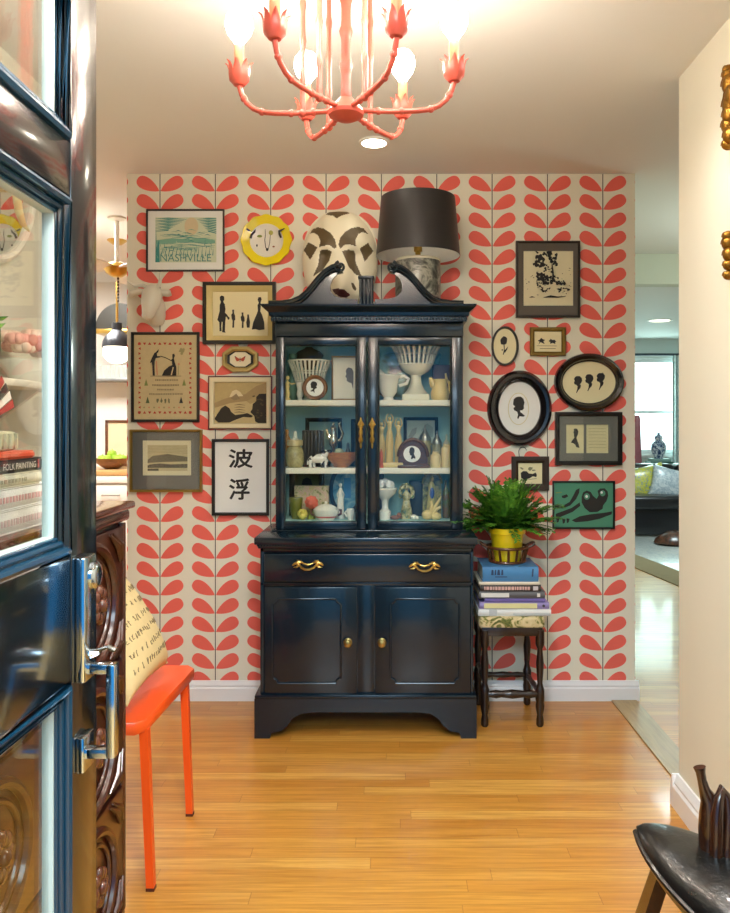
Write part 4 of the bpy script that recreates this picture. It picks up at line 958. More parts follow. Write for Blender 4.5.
m = MB(); q = lambda px, py, d=0: (X(px, Y), Y - d, Z3 + (522 - py) * k)
for r_, n_, d_ in ((6.0, 9, .0), (3.8, 7, .008), (1.8, 5, .014)):
    for i in range(n_): a_ = 2 * math.pi * i / n_ + r_; m.ell(q(311.5 + r_ * .72 * math.cos(a_), 505 + r_ * .72 * math.sin(a_), d_), 2.6 * k, .008, 2.6 * k, 10, 6)
m.build('petals', pm('#dc6a54', .4, var=.15, scale=60), t); m = MB(); m.tube([q(311.5, 506, -.006), q(311, 515, -.006), q(311, 522, -.004)], [.008, .008, .018], 8); m.build('stem', pm('#7a8a3a', .4), t)
Y = 3.455; k = Y / F; m = MB(); q = lambda px, py, d=0: (X(px, Y), Y - d, Z3 + (522 - py) * k)
for i in range(9): a_ = 2 * math.pi * i / 9; m.ell(q(302.5 + 3.2 * math.cos(a_), 516 + 3 * math.sin(a_), .004 * (i % 2)), 2.2 * k, .01, 2.2 * k, 10, 6)
m.ell(q(302.5, 518), 4 * k, .014, 4 * k); one(m, 'china_flower', 'pale yellow china flower low at the front of the bottom shelf', 'ornament', 302.5, Y, Z3, pm('#cdbd55', .4, var=.2, scale=50))
Y = 3.46; k = Y / F; t = small('tureen', 'white lidded tureen with red trim and side handles', 'tureen', 326, Y, Z3)
m = MB(); lpx(m, 326, Y, [(12, 511), (13, 512), (12.4, 516), (9, 520.4), (8, 522)], Z3, sy=.65); m.build('bowl', PORC, t)
m = MB(); lpx(m, 326, Y, [(.8, 503.6), (1.6, 505), (1.0, 506), (6, 507), (10.6, 509.6), (12.4, 511.4)], Z3 + 10.6 * k, sy=.65); m.build('lid', PORC, t)
m = MB(); m.lathe([(10.2 * k, 0), (10.5 * k, .006), (9.8 * k, .010)], (X(326, Y), Y, Z3 + 2.2 * k), 32, sy=.66); m.build('red_trim', pm('#b8554a', .4), t)
for sg in (-1, 1):
    m = MB(); m.tube([(X(326 + sg * 12, Y), Y, Z3 + 4 * k), (X(326 + sg * 15, Y), Y, Z3 + 6 * k), (X(326 + sg * 15, Y), Y, Z3 + 9.5 * k), (X(326 + sg * 12, Y), Y, Z3 + 10 * k)], .005, 8); m.build('handle', pm('#5a2f28', .4), t)
# oval platter on edge, dark rim
Y = 3.60; k = Y / F; t = small('oval_platter', 'blue and white oval platter with a dark rim standing on edge', 'plate', 346.5, Y, Z3)
def ovalr(mb, px, py, prof, n=48):
    mb.rings([[(X(px, Y) + rx * k * math.cos(2 * math.pi * i / n), Y - d, Z3 + (523 - py) * k + rz * k * math.sin(2 * math.pi * i / n)) for i in range(n)] for rx, rz, d in prof], True, True, True)
m = MB(); ovalr(m, 346, 497, [(16.6, 25.6, -.004), (17, 26, .004), (14, 22, .006), (12.6, 20.5, .002)]); m.build('rim', pm('#2c3236', .35, coat=.3), t)
nt = NT('blue_transfer'); BLUET = nt.bsdf(nt.ramp(nt.noise(nt.obj(), 22, 4, .65, .6), [(.36, hx('#3f7f9f')), (.5, hx('#7fb2c0')), (.62, hx('#b7cfcb'))]), .3, 0, .3)
m = MB(); ovalr(m, 346, 497, [(13.4, 21.2, .003), (11.5, 18.5, .0045), (.1, .1, .0045)]); m.build('plate_face', BLUET, t)
m = MB(); m.mi = 0; m.ext([(X(a_, Y), Y - .006, Z3 + (523 - b_) * k) for a_, b_ in ((344, 485), (351, 485), (351, 505), (344, 505))], (0, -.0005, 0)); m.build('painted_panel', pm('#4f93c0', .4, var=.35, scale=50), t)
figurine('figurine', 'slender white figurine in front of the blue platter', 340.5, 3.50, [(1, 491), (2.2, 494), (1.8, 498), (3, 503), (3.6, 512), (3.6, 518), (4.4, 520), (4.6, 522)], Z3, PORC, (0, 488.6, 1.8), [([(1.6, 494), (3.6, 498), (2.6, 502)], .7), ([(-1.6, 494), (-3.4, 498), (-2, 501)], .7)])
Y = 3.45; m = MB(); lpx(m, 350.5, Y, [(3.4, 510.5), (4, 512), (3.8, 517), (2.6, 521), (3, 522)], Z3); m.tube([(X(346.6, Y), Y, Z3 + 9 * Y / F), (X(344.6, Y), Y, Z3 + 7 * Y / F), (X(347, Y), Y, Z3 + 3 * Y / F)], .004, 8)
one(m, 'cup', 'white cup below the blue platter on the bottom shelf', 'cup', 350.5, Y, Z3, PORC)
# --- top shelf, right bay
Y = 3.53; k = Y / F; t = small('pierced_compote', 'tall white openwork china compote on a square stepped pedestal', 'compote', 415.5, Y, Z1)
m = MB(); zz = lambda py: Z1 + (399.5 - py) * k
pierced(m, 416, Y, None, [(25 * k, zz(345.2)), (20.5 * k, zz(353.5)), (17.2 * k, zz(363.5))], 26, .005, .42)
m.lathe([(0, zz(372)), (3 * k, zz(373)), (4.6 * k, zz(374.5)), (11 * k, zz(371.4)), (15 * k, zz(368)), (17.2 * k, zz(363.5)), (15.6 * k, zz(364)), (12 * k, zz(368)), (0, zz(370.4))], (X(416, Y), Y, 0), 32); m.build('basket', PORC, t)
m = MB(); m.lathe([(13.6 * k, zz(393.5)), (12.2 * k, zz(392.6)), (8.2 * k, zz(388)), (5.6 * k, zz(382)), (5.0 * k, zz(376)), (5.6 * k, zz(373.4))], (X(416, Y), Y, 0), 32)
m.box(X(402, Y), X(429, Y), Y - 13 * k, Y + 13 * k, Z1, zz(393.2), .004); m.build('pedestal', pm('#e6dfc4', .3, coat=.3, var=.05), t)
Y = 3.475; k = Y / F; t = small('gravy_jug', 'white china jug with a looped handle, left of the tall compote', 'jug', 389, Y, Z1)
m = MB(); lpx(m, 388.5, Y, [(14, 373.5), (13.4, 375), (11, 378), (10, 384), (9, 391), (5, 396), (6.4, 399)], Z1, sx=.92, sy=.7)
m.tube([(X(382, Y), Y, Z1 + 22 * k), (X(377.5, Y), Y, Z1 + 29 * k), (X(375.5, Y), Y, Z1 + 33 * k)], [6 * k, 4 * k, 1 * k], 10); m.build('jug_body', PORC, t)
m = MB(); m.tube([(X(399.5, Y), Y, Z1 + 23 * k), (X(404, Y), Y, Z1 + 24.4 * k), (X(408.5, Y), Y, Z1 + 21.5 * k), (X(406.5, Y), Y, Z1 + 17 * k), (X(399, Y), Y, Z1 + 14.5 * k)], [.009, .0085, .008, .008, .008], 10); m.build('handle', PORC, t)
Y = 3.6; m = MB(); k = Y / F; m.M = Matrix.Translation((X(394, Y), Y, Z1 + 24.5 * k)) @ Matrix.Rotation(rad(80), 4, 'X'); m.mi = 0
m.lathe([(0, .004), (14 * k, .004), (20 * k, .012), (23.8 * k, .016), (23.8 * k, .012), (14 * k, -.002), (0, -.002)], n=40)
nt = NT('ochre_glaze'); vz = nt.xyz(nt.obj())
one(m, 'plate', 'olive and brown glazed plate standing behind the white jug', 'plate', 394, Y, Z1, nt.bsdf(nt.ramp(nt.noise(nt.obj(), 11, 2, .5, .3), [(.4, hx('#6a4418')), (.5, hx('#6f7034')), (.6, hx('#8fb0a4'))]), .25, 0, .4))
Y = 3.6; k = Y / F; m = MB(); m.box(X(432.5, Y), X(450, Y), Y - .03, Y + .03, Z1, Z1 + 36 * k, .003); one(m, 'box', 'dark purple upright box behind the cream pitcher', 'box', 441, Y, Z1, pm('#4a3846', .5, var=.1))
k = Y / F; m = MB(); zq_ = lambda py: Z1 + (399.5 - py) * k
Y = 3.59
m = MB(); m.tube([(X(436, Y), Y, Z1 + 36.6 * k), (X(437, Y), Y, Z1 + 39 * k), (X(438.5, Y), Y, Z1 + 43 * k), (X(440.5, Y), Y, Z1 + 47 * k)], [2.6 * k, 3.2 * k, 2.4 * k, 1.5 * k], 12); m.ell((X(440, Y), Y, Z1 + 45 * k), 2 * k, 1.6 * k, 1.4 * k)
one(m, 'bird_figurine', 'small pale blue bird figurine perched on the purple box', 'figurine', 437, Y, Z1 + 36 * k, pm('#6fa8b0', .3, coat=.3))
Y = 3.465; k = Y / F; t = small('pitcher', 'cream pitcher with wide spout and handle, right end of the top shelf', 'pitcher', 440, Y, Z1)
m = MB(); lpx(m, 440, Y, [(8, 378), (7.4, 379.5), (7.4, 385), (9.4, 392), (9, 397), (7.6, 399)], Z1)
m.tube([(X(434.5, Y), Y, Z1 + 14 * k), (X(431.6, Y), Y, Z1 + 20 * k), (X(430, Y), Y, Z1 + 23 * k)], [4.4 * k, 3 * k, 1.2 * k], 10); m.build('pitcher_body', CRM, t)
m = MB(); m.tube([(X(447, Y), Y, Z1 + 6 * k), (X(450, Y), Y, Z1 + 10 * k), (X(449.6, Y), Y, Z1 + 17 * k), (X(446.6, Y), Y, Z1 + 20.4 * k), (X(445.6, Y), Y, Z1 + 27 * k)], [.007, .008, .007, .006, .004], 8); m.build('handle', CRM, t)
# --- middle shelf, right bay: three dancers on one base
Y = 3.48; k = Y / F; t = small('dancers_statuette', 'cream statuette of three dancing women with raised arms on a low base', 'statuette', 390, Y, Z2)
m = MB(); m.box(X(378.5, Y), X(403, Y), Y - .03, Y + .03, Z2, Z2 + 5 * k, .004); m.build('plinth', CRM, t)
for i, (px, top, dy) in enumerate(((381.5, 421, -.008), (389.5, 415.5, .012), (398.5, 419.5, -.006))):
    m = MB(); yb = 462; q = lambda a_, b_, d=0: (X(px, Y) + a_ * k, Y - dy - d, Z2 + 5 * k + (yb - b_) * k)
    rows = [(1.0, top + 5), (2.6, top + 7), (2.2, top + 10.5), (1.8, top + 13), (3.0, top + 17), (4.2, top + 27), (3.0, yb - 4), (3.6, yb)]
    m.lathe([(r * k, Z2 + 5 * k + (yb - y) * k) for r, y in rows][::-1], (X(px, Y), Y - dy, 0), 16, sy=.8)
    m.ell(q(0, top + 3), 1.7 * k, 1.7 * k, 2.1 * k, 12, 8)
    for sg in (-1, 1): m.tube([q(sg * 2, top + 7.5), q(sg * 3.8, top + 4.5, .004), q(sg * 2.6, top, .002), q(sg * 1.0, top - 2)], [.8 * k, .7 * k, .6 * k, .3 * k], 8)
    for a_ in (-3, -1, 1.2, 3): m.tube([q(a_ * .6, top + 17, .012), q(a_, top + 27, .016), q(a_ * 1.1, yb - 1, .012)], [.3 * k, .5 * k, .4 * k], 6)
    m.build('dancer', CRM, t)
shelf_frame('tabletop_picture', 'black framed pale picture standing behind the arched silhouette', 403.5, 420, 438, 3.62, Z2, FBLK, 3.2, pm('#b9c4b4', .5, var=.1), pb=468.4,
            art=[([(408, 440), (412, 432), (417, 430), (416, 436), (412, 441)], pm('#8d9488', .6)), ([(421, 433), (427, 426), (433, 430), (433, 440), (423, 440)], pm('#9aa79a', .6))])
# arched wooden frame on a plinth
Y = 3.455; k = Y / F; t = small('standing_silhouette', 'arched wooden frame with oval white silhouette on the middle shelf', 'framed picture', 412.5, Y, Z2)
q = lambda px, py, d=0: (X(px, Y), Y - d, Z2 + (468 - py) * k)
m = MB(); m.box(X(397.5, Y), X(429.5, Y), Y - .035, Y + .03, Z2, Z2 + 2.6 * k, .003)
out = [q(413 + 14.5 * math.cos(a_), 457 - 17 * math.sin(a_)) for a_ in [math.pi * i / 24 for i in range(25)]]
out = [q(428, 465.4)] + out + [q(398, 465.4)]
m.ext(out, (0, .02, 0)); m.tube([p + Vector((0, -.003, 0)) if isinstance(p, Vector) else (p[0], p[1] - .003, p[2]) for p in out[1:-1]], .008, 8); m.build('frame', wood('arched_walnut', '#6e4520', '#3c230f', 'x', 14, .35), t)
m = MB(); n = 36; m.ext([q(412 + 8.6 * math.cos(2 * math.pi * i / n), 454.4 - 8.2 * math.sin(2 * math.pi * i / n), .001) for i in range(n)], (0, -.002, 0))
m.mi = 1; m.ext([q(408.2 + u * 7.5, 447.5 + v * 12, .0035) for u, v in BUST], (0, -.0005, 0)); m.build('print', [PWHITE, INK], t)
def stein(px, Y, y0, w, z, label, body, yb=468):
    k = Y / F; t = small('lidded_stein', label, 'stein', px, Y, z); h = (yb - y0)
    m = MB(); lpx(m, px, Y, [(w * .86, y0 + h * .34), (w * .9, y0 + h * .36), (w * .95, y0 + h * .6), (w, yb - 3), (w * 1.08, yb - 2), (w * 1.08, yb)], z); m.build('mug', body, t)
    m = MB(); lpx(m, px, Y, [(.3, y0), (1.0, y0 + 1.4), (.6, y0 + 3), (w * .35, y0 + h * .16), (w * .8, y0 + h * .28), (w * .95, y0 + h * .34), (w * .95, y0 + h * .38)], z + h * .62 * k); m.build('pewter_lid', PEW, t)
    m = MB(); m.tube([(X(px + w, Y), Y, z + h * .55 * k), (X(px + w * 1.7, Y), Y, z + h * .45 * k), (X(px + w * 1.6, Y), Y, z + h * .2 * k), (X(px + w, Y), Y, z + h * .12 * k)], .005, 8); m.build('handle', body, t)
stein(425, 3.57, 426.5, 6.4, Z2, 'tall stein with domed pewter lid behind the arched silhouette', pm('#b3a572', .4, var=.25, scale=50))
stein(437, 3.545, 432, 5.2, Z2, 'smaller pewter lidded stein beside the taller domed one', pm('#9c9672', .4, var=.25, scale=50))
for px, Y, y0, w, lb in ((435.5, 3.46, 452, 5.6, 'squat cream stoneware jar at the front of the middle shelf'), (446.5, 3.475, 444.5, 5.8, 'taller cream stoneware jar at the right end of the middle shelf')):
    m = MB(); lpx(m, px, Y, [(w * .55, y0), (w * .6, y0 + 1.2), (w * .55, y0 + 2), (w * .9, y0 + 4), (w, y0 + 6), (w, 466), (w * .92, 468)], Z2); one(m, 'stoneware_jar', lb, 'jar', px, Y, Z2, pm('#d8c48f', .4, coat=.2, var=.08, scale=30))
Y = 3.58; m = MB(); lpx(m, 446.5, Y, [(.6, 436), (1.2, 438), (.9, 441), (3, 445), (3.4, 456), (3.2, 468)], Z2); one(m, 'bottle', 'slim pale bottle behind the taller cream jar', 'bottle', 446.5, Y, Z2, pm('#cfc7a8', .3, coat=.3))
Y = 3.445; m = MB(); lpx(m, 381.2, Y, [(.4, 449), (.9, 451), (1.7, 453), (1.8, 463), (2.2, 466), (2.4, 468)], Z2); one(m, 'candle', 'small orange candle at the foot of the dancers statuette', 'candle', 381.2, Y, Z2, pm('#c8603a', .5))
# --- bottom, right bay
Y = 3.475; k = Y / F; t = small('pedestal_dish', 'white pedestal dish holding pale eggs, left corner of right bay', 'dish', 385, Y, Z3)
m = MB(); lpx(m, 385, Y, [(11.8, 490.4), (12.4, 491.4), (11, 496), (5, 501), (3.6, 503), (3.2, 511), (4.6, 513), (6.2, 514), (6.2, 522)], Z3); m.build('dish', PORC, t)
for a_, b_, d in ((381, 486.5, .012), (388.5, 486.8, .012), (385, 485.6, -.012), (391, 488.2, -.004)):
    m = MB(); m.ell((X(a_, Y), Y - d, Z3 + (522 - b_) * k), 3.6 * k, 3.2 * k, 4.6 * k, 14, 8)
    one(m, 'china_egg', 'pale china egg lying in the white pedestal dish', 'egg', a_, Y, Z3 + 31 * k, pm('#dfe0da', .3, coat=.3, var=.05), 'eggs in the pedestal dish')
Y = 3.62; m = MB(); lpx(m, 381.5, Y, [(.8, 472), (2, 474), (1.2, 477), (2.4, 481), (3.4, 490), (3.4, 522)], Z3); one(m, 'bottle', 'dark brown bottle behind the pedestal dish', 'bottle', 381.5, Y, Z3, pm('#2c2018', .3, coat=.3))
MAJ = lambda nm, st: (lambda nt: nt.bsdf(nt.ramp(nt.noise(nt.obj(), 30, 3, .6, .8), st), .3, 0, .4))(NT(nm))
SEA = MAJ('sea_glaze', [(.34, hx('#2f5a48')), (.45, hx('#8a8648')), (.55, hx('#cdbf92')), (.66, hx('#4f7a4a'))])
def shell_extra(m, q, k):
    for i in range(9): a_ = rad(-20 + 27.5 * i); m.ell(q(6.2 * math.cos(a_), 496.5 - 7.5 * math.sin(a_), -.012), 2.3 * k, .008, 3.2 * k, 10, 6)
figurine('figurine', 'green and cream figurine framed by a round shell back', 406.5, 3.49, [(1.2, 493.4), (2.6, 496), (2.2, 500), (3.6, 505), (5.4, 513), (6, 519), (6.6, 522)], Z3, SEA, (0, 491, 2.2), [([(2, 496), (4, 500), (2, 503)], .9), ([(-2, 496), (-4, 500), (-2, 503)], .9)], shell_extra)
MADG = MAJ('grotto_glaze', [(.34, hx('#3a3a1c')), (.46, hx('#7d7a34')), (.56, hx('#a89a58')), (.68, hx('#565a24'))])
Y = 3.53; k = Y / F; t = small('madonna_figurine', 'robed figurine with blue front under an arched brown niche', 'figurine', 432, Y, Z3)
q = lambda px, py, d=0: (X(px, Y), Y - d, Z3 + (523 - py) * k)
m = MB(); out = [q(432 + 9.2 * math.cos(a_), 489 - 12 * math.sin(a_)) for a_ in [math.pi * i / 20 for i in range(21)]]
m.ext([q(441.5, 523)] + out + [q(422.6, 523)], (0, .02, 0)); m.tube(out, 1.6 * k, 8); m.build('niche', MADG, t)
m = MB(); lpx(m, 431.5, Y - .025, [(1, 486), (3, 489), (3.4, 494), (4.6, 504), (5, 514), (5.6, 523)], Z3, 18, sy=.7); m.ell(q(431.5, 483.6, .025), 2 * k, 2 * k, 2.4 * k, 12, 8); m.build('robe', pm('#a9a063', .35, coat=.3, var=.25, scale=50), t)
m = MB(); m.ell(q(431.6, 498, .034), 2.4 * k, 2.2 * k, 6 * k, 14, 8); m.build('blue_mantle', pm('#31518f', .35, coat=.3), t)
Y = 3.455; k = Y / F; q = lambda px, py, d=0: (X(px, Y), Y - d, Z3 + (522 - py) * k); m = MB()
m.ell(q(427.5, 517), 6 * k, 4 * k, 5 * k); m.ell(q(436, 518.5), 5.5 * k, 4 * k, 4 * k)
for pts in ([(432, 516), (435, 509), (439, 503), (441.5, 498)], [(433, 516), (437, 511), (441, 509)], [(430, 514), (432, 508), (431, 503)]): m.tube([q(*p) for p in pts], [.010, .008, .006, .002][:len(pts)], 8)
one(m, 'coral_ornament', 'cream branching coral ornament at the front of the bottom shelf', 'ornament', 431, Y, Z3, CRM)
m = MB(); m.ell(q(413.5, 519.4), 3.6 * k, 3 * k, 2.7 * k); m.ell(q(417, 520), 2.4 * k, 2.6 * k, 2 * k); one(m, 'seashell', 'little white seashell between two figurines on the bottom shelf', 'seashell', 414.5, Y, Z3, PORC)
m = MB(); m.ell(q(395, 519.8), 5 * k, 3 * k, 2.3 * k); m.ell(q(399, 517.6), 2.6 * k, 2.4 * k, 3 * k); one(m, 'seashell', 'reddish seashell beside the foot of the pedestal dish', 'seashell', 396, Y, Z3, pm('#8a5a3c', .4, var=.3, scale=40))
Y = 3.60; m = MB(); m.box(X(409, Y), X(428, Y), Y - .012, Y + .012, Z3, Z3 + 35 * Y / F, .002); one(m, 'dark_box', 'dark upright box between the two larger figurines', 'box', 418, Y, Z3, pm('#3b3a34', .4, var=.2))
Y = 3.52; m = MB(); lpx(m, 446, Y, [(1.2, 484), (1.3, 491), (3.4, 496), (3.8, 504), (3.8, 520), (3.2, 522)], Z3); one(m, 'bottle', 'tall amber green bottle at the right end of the bottom shelf', 'bottle', 446, Y, Z3, MAJ('amber_glass', [(.4, hx('#7a4f1c')), (.6, hx('#5f6a2c'))]))
# ================= CHANDELIER =================
CORAL = pm('#d05846', .4, coat=.15, var=.10, scale=30)
YC = 1.825; xc = X(346, YC); zc = Z(112.5, YC)
C = thing('chandelier', 'coral painted bamboo style chandelier with six curved arms and glowing bulbs', 'chandelier', (xc, YC, CEIL))
m = MB(); m.lathe([(.0, -.020), (.020, -.018), (.040, -.008), (.0425, .000), (.038, .008), (.026, .020), (.016, .032), (.0, .034)], (xc, YC, zc), 32); m.build('hub', CORAL, C)
def bamboo(m, p0, p1, r, nodes):
    p0, p1 = Vector(p0), Vector(p1); pts, rs = [], []
    for i in range(nodes * 6 + 1):
        f_ = i / (nodes * 6); ph = i % 6
        pts.append(p0.lerp(p1, f_)); rs.append(r * (1.32 if ph == 0 and 0 < i < nodes * 6 else 1.0 if ph in (1, 5) else .92))
    m.tube(pts, rs, 10)
m = MB(); bamboo(m, (xc, YC, zc + .03), (xc, YC, CEIL - .02), .0125, 5); m.build('stem', CORAL, C)
m = MB(); m.lathe([(.065, 0), (.065, -.006), (.05, -.018), (.02, -.026), (.0, -.026)], (xc, YC, CEIL), 32); m.build('ceiling_rose', CORAL, C)
ra = .10; zu = 2.34
BULB = emit('#fff0dd', 72)
for i in range(6):
    an = rad(-2.5 + 60 * i); ca, sa = math.cos(an), math.sin(an)
    A = lambda r, z, o=0: (xc + r * ca - o * sa, YC + r * sa + o * ca, zc + z)
    m = MB(); R = .249
    path = [(.036, .004), (.07, .002), (.10, .0005), (.13, .0), (.165, .001), (.195, .004), (.215, .012), (.232, .026), (.243, .045), (R, .066)]
    pts = [A(*p) for p in path]; rs = [.0062] * len(pts)
    m.tube(pts, rs, 10)
    for r_, z_ in ((.075, .0018), (.128, .0), (.196, .0045), (.238, .036)): m.ell(A(r_, z_), .0085, .0085, .0085, 10, 6)
    arm = m.build('arm', CORAL, C)
    cz = .066
    m = MB(); m.lathe([(.0, 0), (.013, .001), (.0205, .010), (.0215, .022), (.018, .034), (.015, .036), (.0, .034)], A(R, cz), 20); 
    for k_ in range(8):
        b_ = an + 2 * math.pi * k_ / 8; base = Vector(A(R, cz)); d_ = Vector((math.cos(b_), math.sin(b_), 0)); e_ = Vector((-math.sin(b_), math.cos(b_), 0))
        rows = [(.012, .002, .006), (.0215, .012, .0098), (.0235, .026, .0100), (.0240, .038, .0080), (.0270, .048, .0045), (.0325, .053, .0012)]
        rr_ = [[base + d_ * (q_ - .0012) + e_ * -w_ + Vector((0, 0, z_)), base + d_ * (q_ + .0015) + Vector((0, 0, z_)), base + d_ * (q_ - .0012) + e_ * w_ + Vector((0, 0, z_)), base + d_ * (q_ - .003) + Vector((0, 0, z_))] for q_, z_, w_ in rows]
        m.rings(rr_)
    m.build('tulip_cup', CORAL, arm)
    m = MB(); m.lathe([(.0115, cz + .03), (.0115, cz + .092), (.009, cz + .096), (0, cz + .096)], A(R, 0), 16); m.build('candle_sleeve', pm('#d8734f', .4), arm)
    m = MB(); m.lathe([(.008, cz + .094), (.014, cz + .104), (.026, cz + .120), (.032, cz + .138), (.030, cz + .158), (.020, cz + .172), (.0, cz + .178)], A(R, 0), 20); m.build('bulb', BULB, arm, label='glowing globe bulb')
    if i != 0:
        m = MB(); bamboo(m, A(ra, .0), A(ra, zu - zc), .0065, 4)
        for z_ in (0.0,): m.ell(A(ra, z_), .010, .010, .010, 10, 6)
        m.build('upright', CORAL, C)
        m = MB(); m.tube([A(ra, zu - zc), A(.075, zu - zc + .045), A(.03, zu - zc + .06), A(.008, zu - zc + .065)], .0055, 8); m.build('top_bracket', CORAL, C)
# ================= STOOL WITH BOOKS AND FERN =================
DWOOD = wood('dark_turned_wood', '#2b1a14', '#120b09', 'z', 9, .3, .4)
sx0, sx1, sy0, sy1 = .372, .652, 3.335, 3.630; zs = .468
t = thing('footstool', 'dark turned wooden stool with leafy fabric seat beside the hutch', 'stool', ((sx0 + sx1) / 2, (sy0 + sy1) / 2, 0))
lp = [(.386 + .012, 3.352), (.632, 3.352), (.622, 3.612), (.398, 3.612)]
for x, y in lp:
    m = MB(); m.lathe([(.011, 0), (.0165, .008), (.016, .03), (.0125, .05), (.018, .075), (.0195, .09), (.0165, .105), (.019, .112), (.019, .158), (.016, .165), (.011, .185), (.0145, .23), (.017, .27), (.0125, .31), (.011, .33), (.018, .345), (.019, .352), (.019, .41)], (x, y, 0), 16); m.build('leg', DWOOD, t)
def rail(p, q_, z, r=.011):
    m = MB(); a_, b_ = Vector((*p, z)), Vector((*q_, z)); 
    pts = [a_.lerp(b_, f_) for f_ in (0, .1, .2, .3, .42, .5, .58, .7, .8, .9, 1)]
    m.tube(pts, [r * s_ for s_ in (.8, .9, 1.15, .9, 1.1, 1.25, 1.1, .9, 1.15, .9, .8)], 10); m.build('stretcher', DWOOD, t)
rail(lp[0], lp[1], .137, .016); rail(lp[3], lp[2], .137, .012); rail(lp[0], lp[3], .19); rail(lp[1], lp[2], .137)
m = MB(); m.box(.382, .642, 3.338, 3.626, .385, .425, .004); m.build('seat_frame', DWOOD, t)
nt = NT('leafy_tapestry'); lv = nt.noise(nt.obj(), 22, 3, .55, 1.6)
TAP = nt.bsdf(nt.ramp(lv, [(.38, hx('#4f5a26')), (.46, hx('#7d7c3e')), (.53, hx('#cbb98a')), (.7, hx('#d6c79c'))]), .85)
m = MB(); m.box(sx0, sx1, sy0, sy1, .416, zs, .016, 4); m.build('seat', TAP, t)
# books, bottom to top
def book(label, px0, px1, y0, y1, depth, cov, group='books on the stool', pages='#e9e2cc', rot=0, extra=None, Yf=3.35, name='book', cut=0):
    """closed book lying flat, spine to the camera"""
    x0, x1, zb_, zt_ = X(px0, Yf), X(px1, Yf), y0, y1
    t = thing(name, label, 'book', ((x0 + x1) / 2, Yf + depth / 2, zb_), group)
    th = min(.003, (zt_ - zb_) * .16)
    Mx = Matrix.Translation((((x0 + x1) / 2), Yf + depth / 2, 0)) @ Matrix.Rotation(rad(rot), 4, 'Z') @ Matrix.Translation((-(x0 + x1) / 2, -Yf - depth / 2, 0))
    m = MB(); m.M = Mx
    m.box(x0, x1, Yf, Yf + depth, zb_, zb_ + th, .0008, 1); m.box(x0, x1, Yf, Yf + depth, zt_ - th, zt_, .0008, 1)
    prof = [(Yf + .003, zb_), (Yf - .003, zb_ + (zt_ - zb_) * .25), (Yf - .004, (zb_ + zt_) / 2), (Yf - .003, zb_ + (zt_ - zb_) * .75), (Yf + .003, zt_), (Yf + .006, zt_ - th), (Yf + .006, zb_ + th)]
    m.rings([[(x, a_, b_) for a_, b_ in prof] for x in (x0, x1)]); m.build('cover', cov, t)
    m = MB(); m.M = Mx; m.box(x0 + .003, x1 - .003, Yf + .006, Yf + depth - .003, zb_ + th, zt_ - th); m.build('pages', pm(pages, .8, var=.12, scale=120), t)
    if extra:
        m = MB(); m.M = Mx; mats = extra(m, lambda px, f_: (X(px, Yf), Yf - .0045, zb_ + (zt_ - zb_) * f_)); m.build('spine_print', mats, t)
    return t
kz = lambda py: Z(py, 3.345)
e = [zs, zs + .0355, zs + .0755 - .009, zs + .0755 + .010, zs + .0755 + .037, zs + .0755 + .064, zs + .0755 + .075, zs + .0755 + .135]
e = [zs, kz(609.3), kz(602.6), kz(598.8), kz(591.8), kz(585.2), kz(582), kz(566.8)]
def bars(mt, seg):
    def f_(m, q):
        for a_, b_, lo, hi in seg: m.ext([q(a_, lo), q(b_, lo), q(b_, hi), q(a_, hi)], (0, .0015, 0))
        return mt
    return f_
book('thick white art book, lowest on the stool', 478.3, 551, e[0], e[1], .27, pm('#d9dcd9', .4, var=.08, scale=20), extra=bars(pm('#b9bfc0', .5), [(489, 497, .1, .9), (513, 550, .15, .45)]))
def camera_mark(m, q):
    m.ext([q(484, .12), q(537, .12), q(537, .88), q(484, .88)], (0, .0015, 0)); m.mi = 1; c_ = q(543.5, .5); m.ext([(c_[0] + .006 * math.cos(a_), c_[1], c_[2] + .006 * math.sin(a_)) for a_ in [i * math.pi / 8 for i in range(16)]], (0, .0015, 0))
    return [pm('#d9d69c', .5), pm('#2a2a2a', .5)]
book('book with cream and purple spine and a dark dot, second lowest on the stool', 479.5, 549, e[1], e[2], .25, pm('#8f83b8', .45), extra=camera_mark)
book('thin purple book, fourth from the top on the stool', 484.5, 545, e[2], e[3], .24, pm('#6a5fa0', .4, var=.15))
def greyb(m, q):
    m.ext([q(481, .2), q(509, .2), q(509, .8), q(481, .8)], (0, .0015, 0)); m.ext([q(537, .25), q(540, .25), q(540, .75), q(537, .75)], (0, .0015, 0)); return pm('#d9d9d4', .5)
book('dark grey book with a white label on its spine', 479, 545, e[3], e[4], .25, pm('#55565a', .45, var=.15), extra=greyb)
def pinkt(m, q):
    x = 484
    while x < 528:
        w = random.uniform(1.2, 3); m.ext([q(x, .25), q(x + w, .25), q(x + w, .75), q(x, .75)], (0, .0015, 0)); x += w + .7
    m.mi = 1; m.ext([q(533, .2), q(538, .2), q(538, .8), q(533, .8)], (0, .0015, 0)); return [pm('#c9a39a', .5), pm('#c9c4c8', .5)]
book('black book with a row of pink spine lettering', 480.5, 541, e[4], e[5], .24, pm('#332c28', .45, var=.2), extra=pinkt)
book('thin cream book directly under the blue one', 479, 540, e[5], e[6], .25, pm('#e4dcc6', .5))
def blues(m, q):
    for a_, b_ in ((491, 493.5), (494.4, 496), (497, 500), (501, 503)): m.ext([q(a_, .45), q(b_, .45), q((a_ + b_) / 2 + 1, .8), q(a_ + .5, .8)], (0, .0015, 0))
    m.ext([q(531.5, .35), q(533, .35), q(533.6, .85), q(532, .85)], (0, .0015, 0)); m.ext([q(495, .3), q(507, .3), q(507, .36), q(495, .36)], (0, .0015, 0)); return pm('#1f3558', .5)
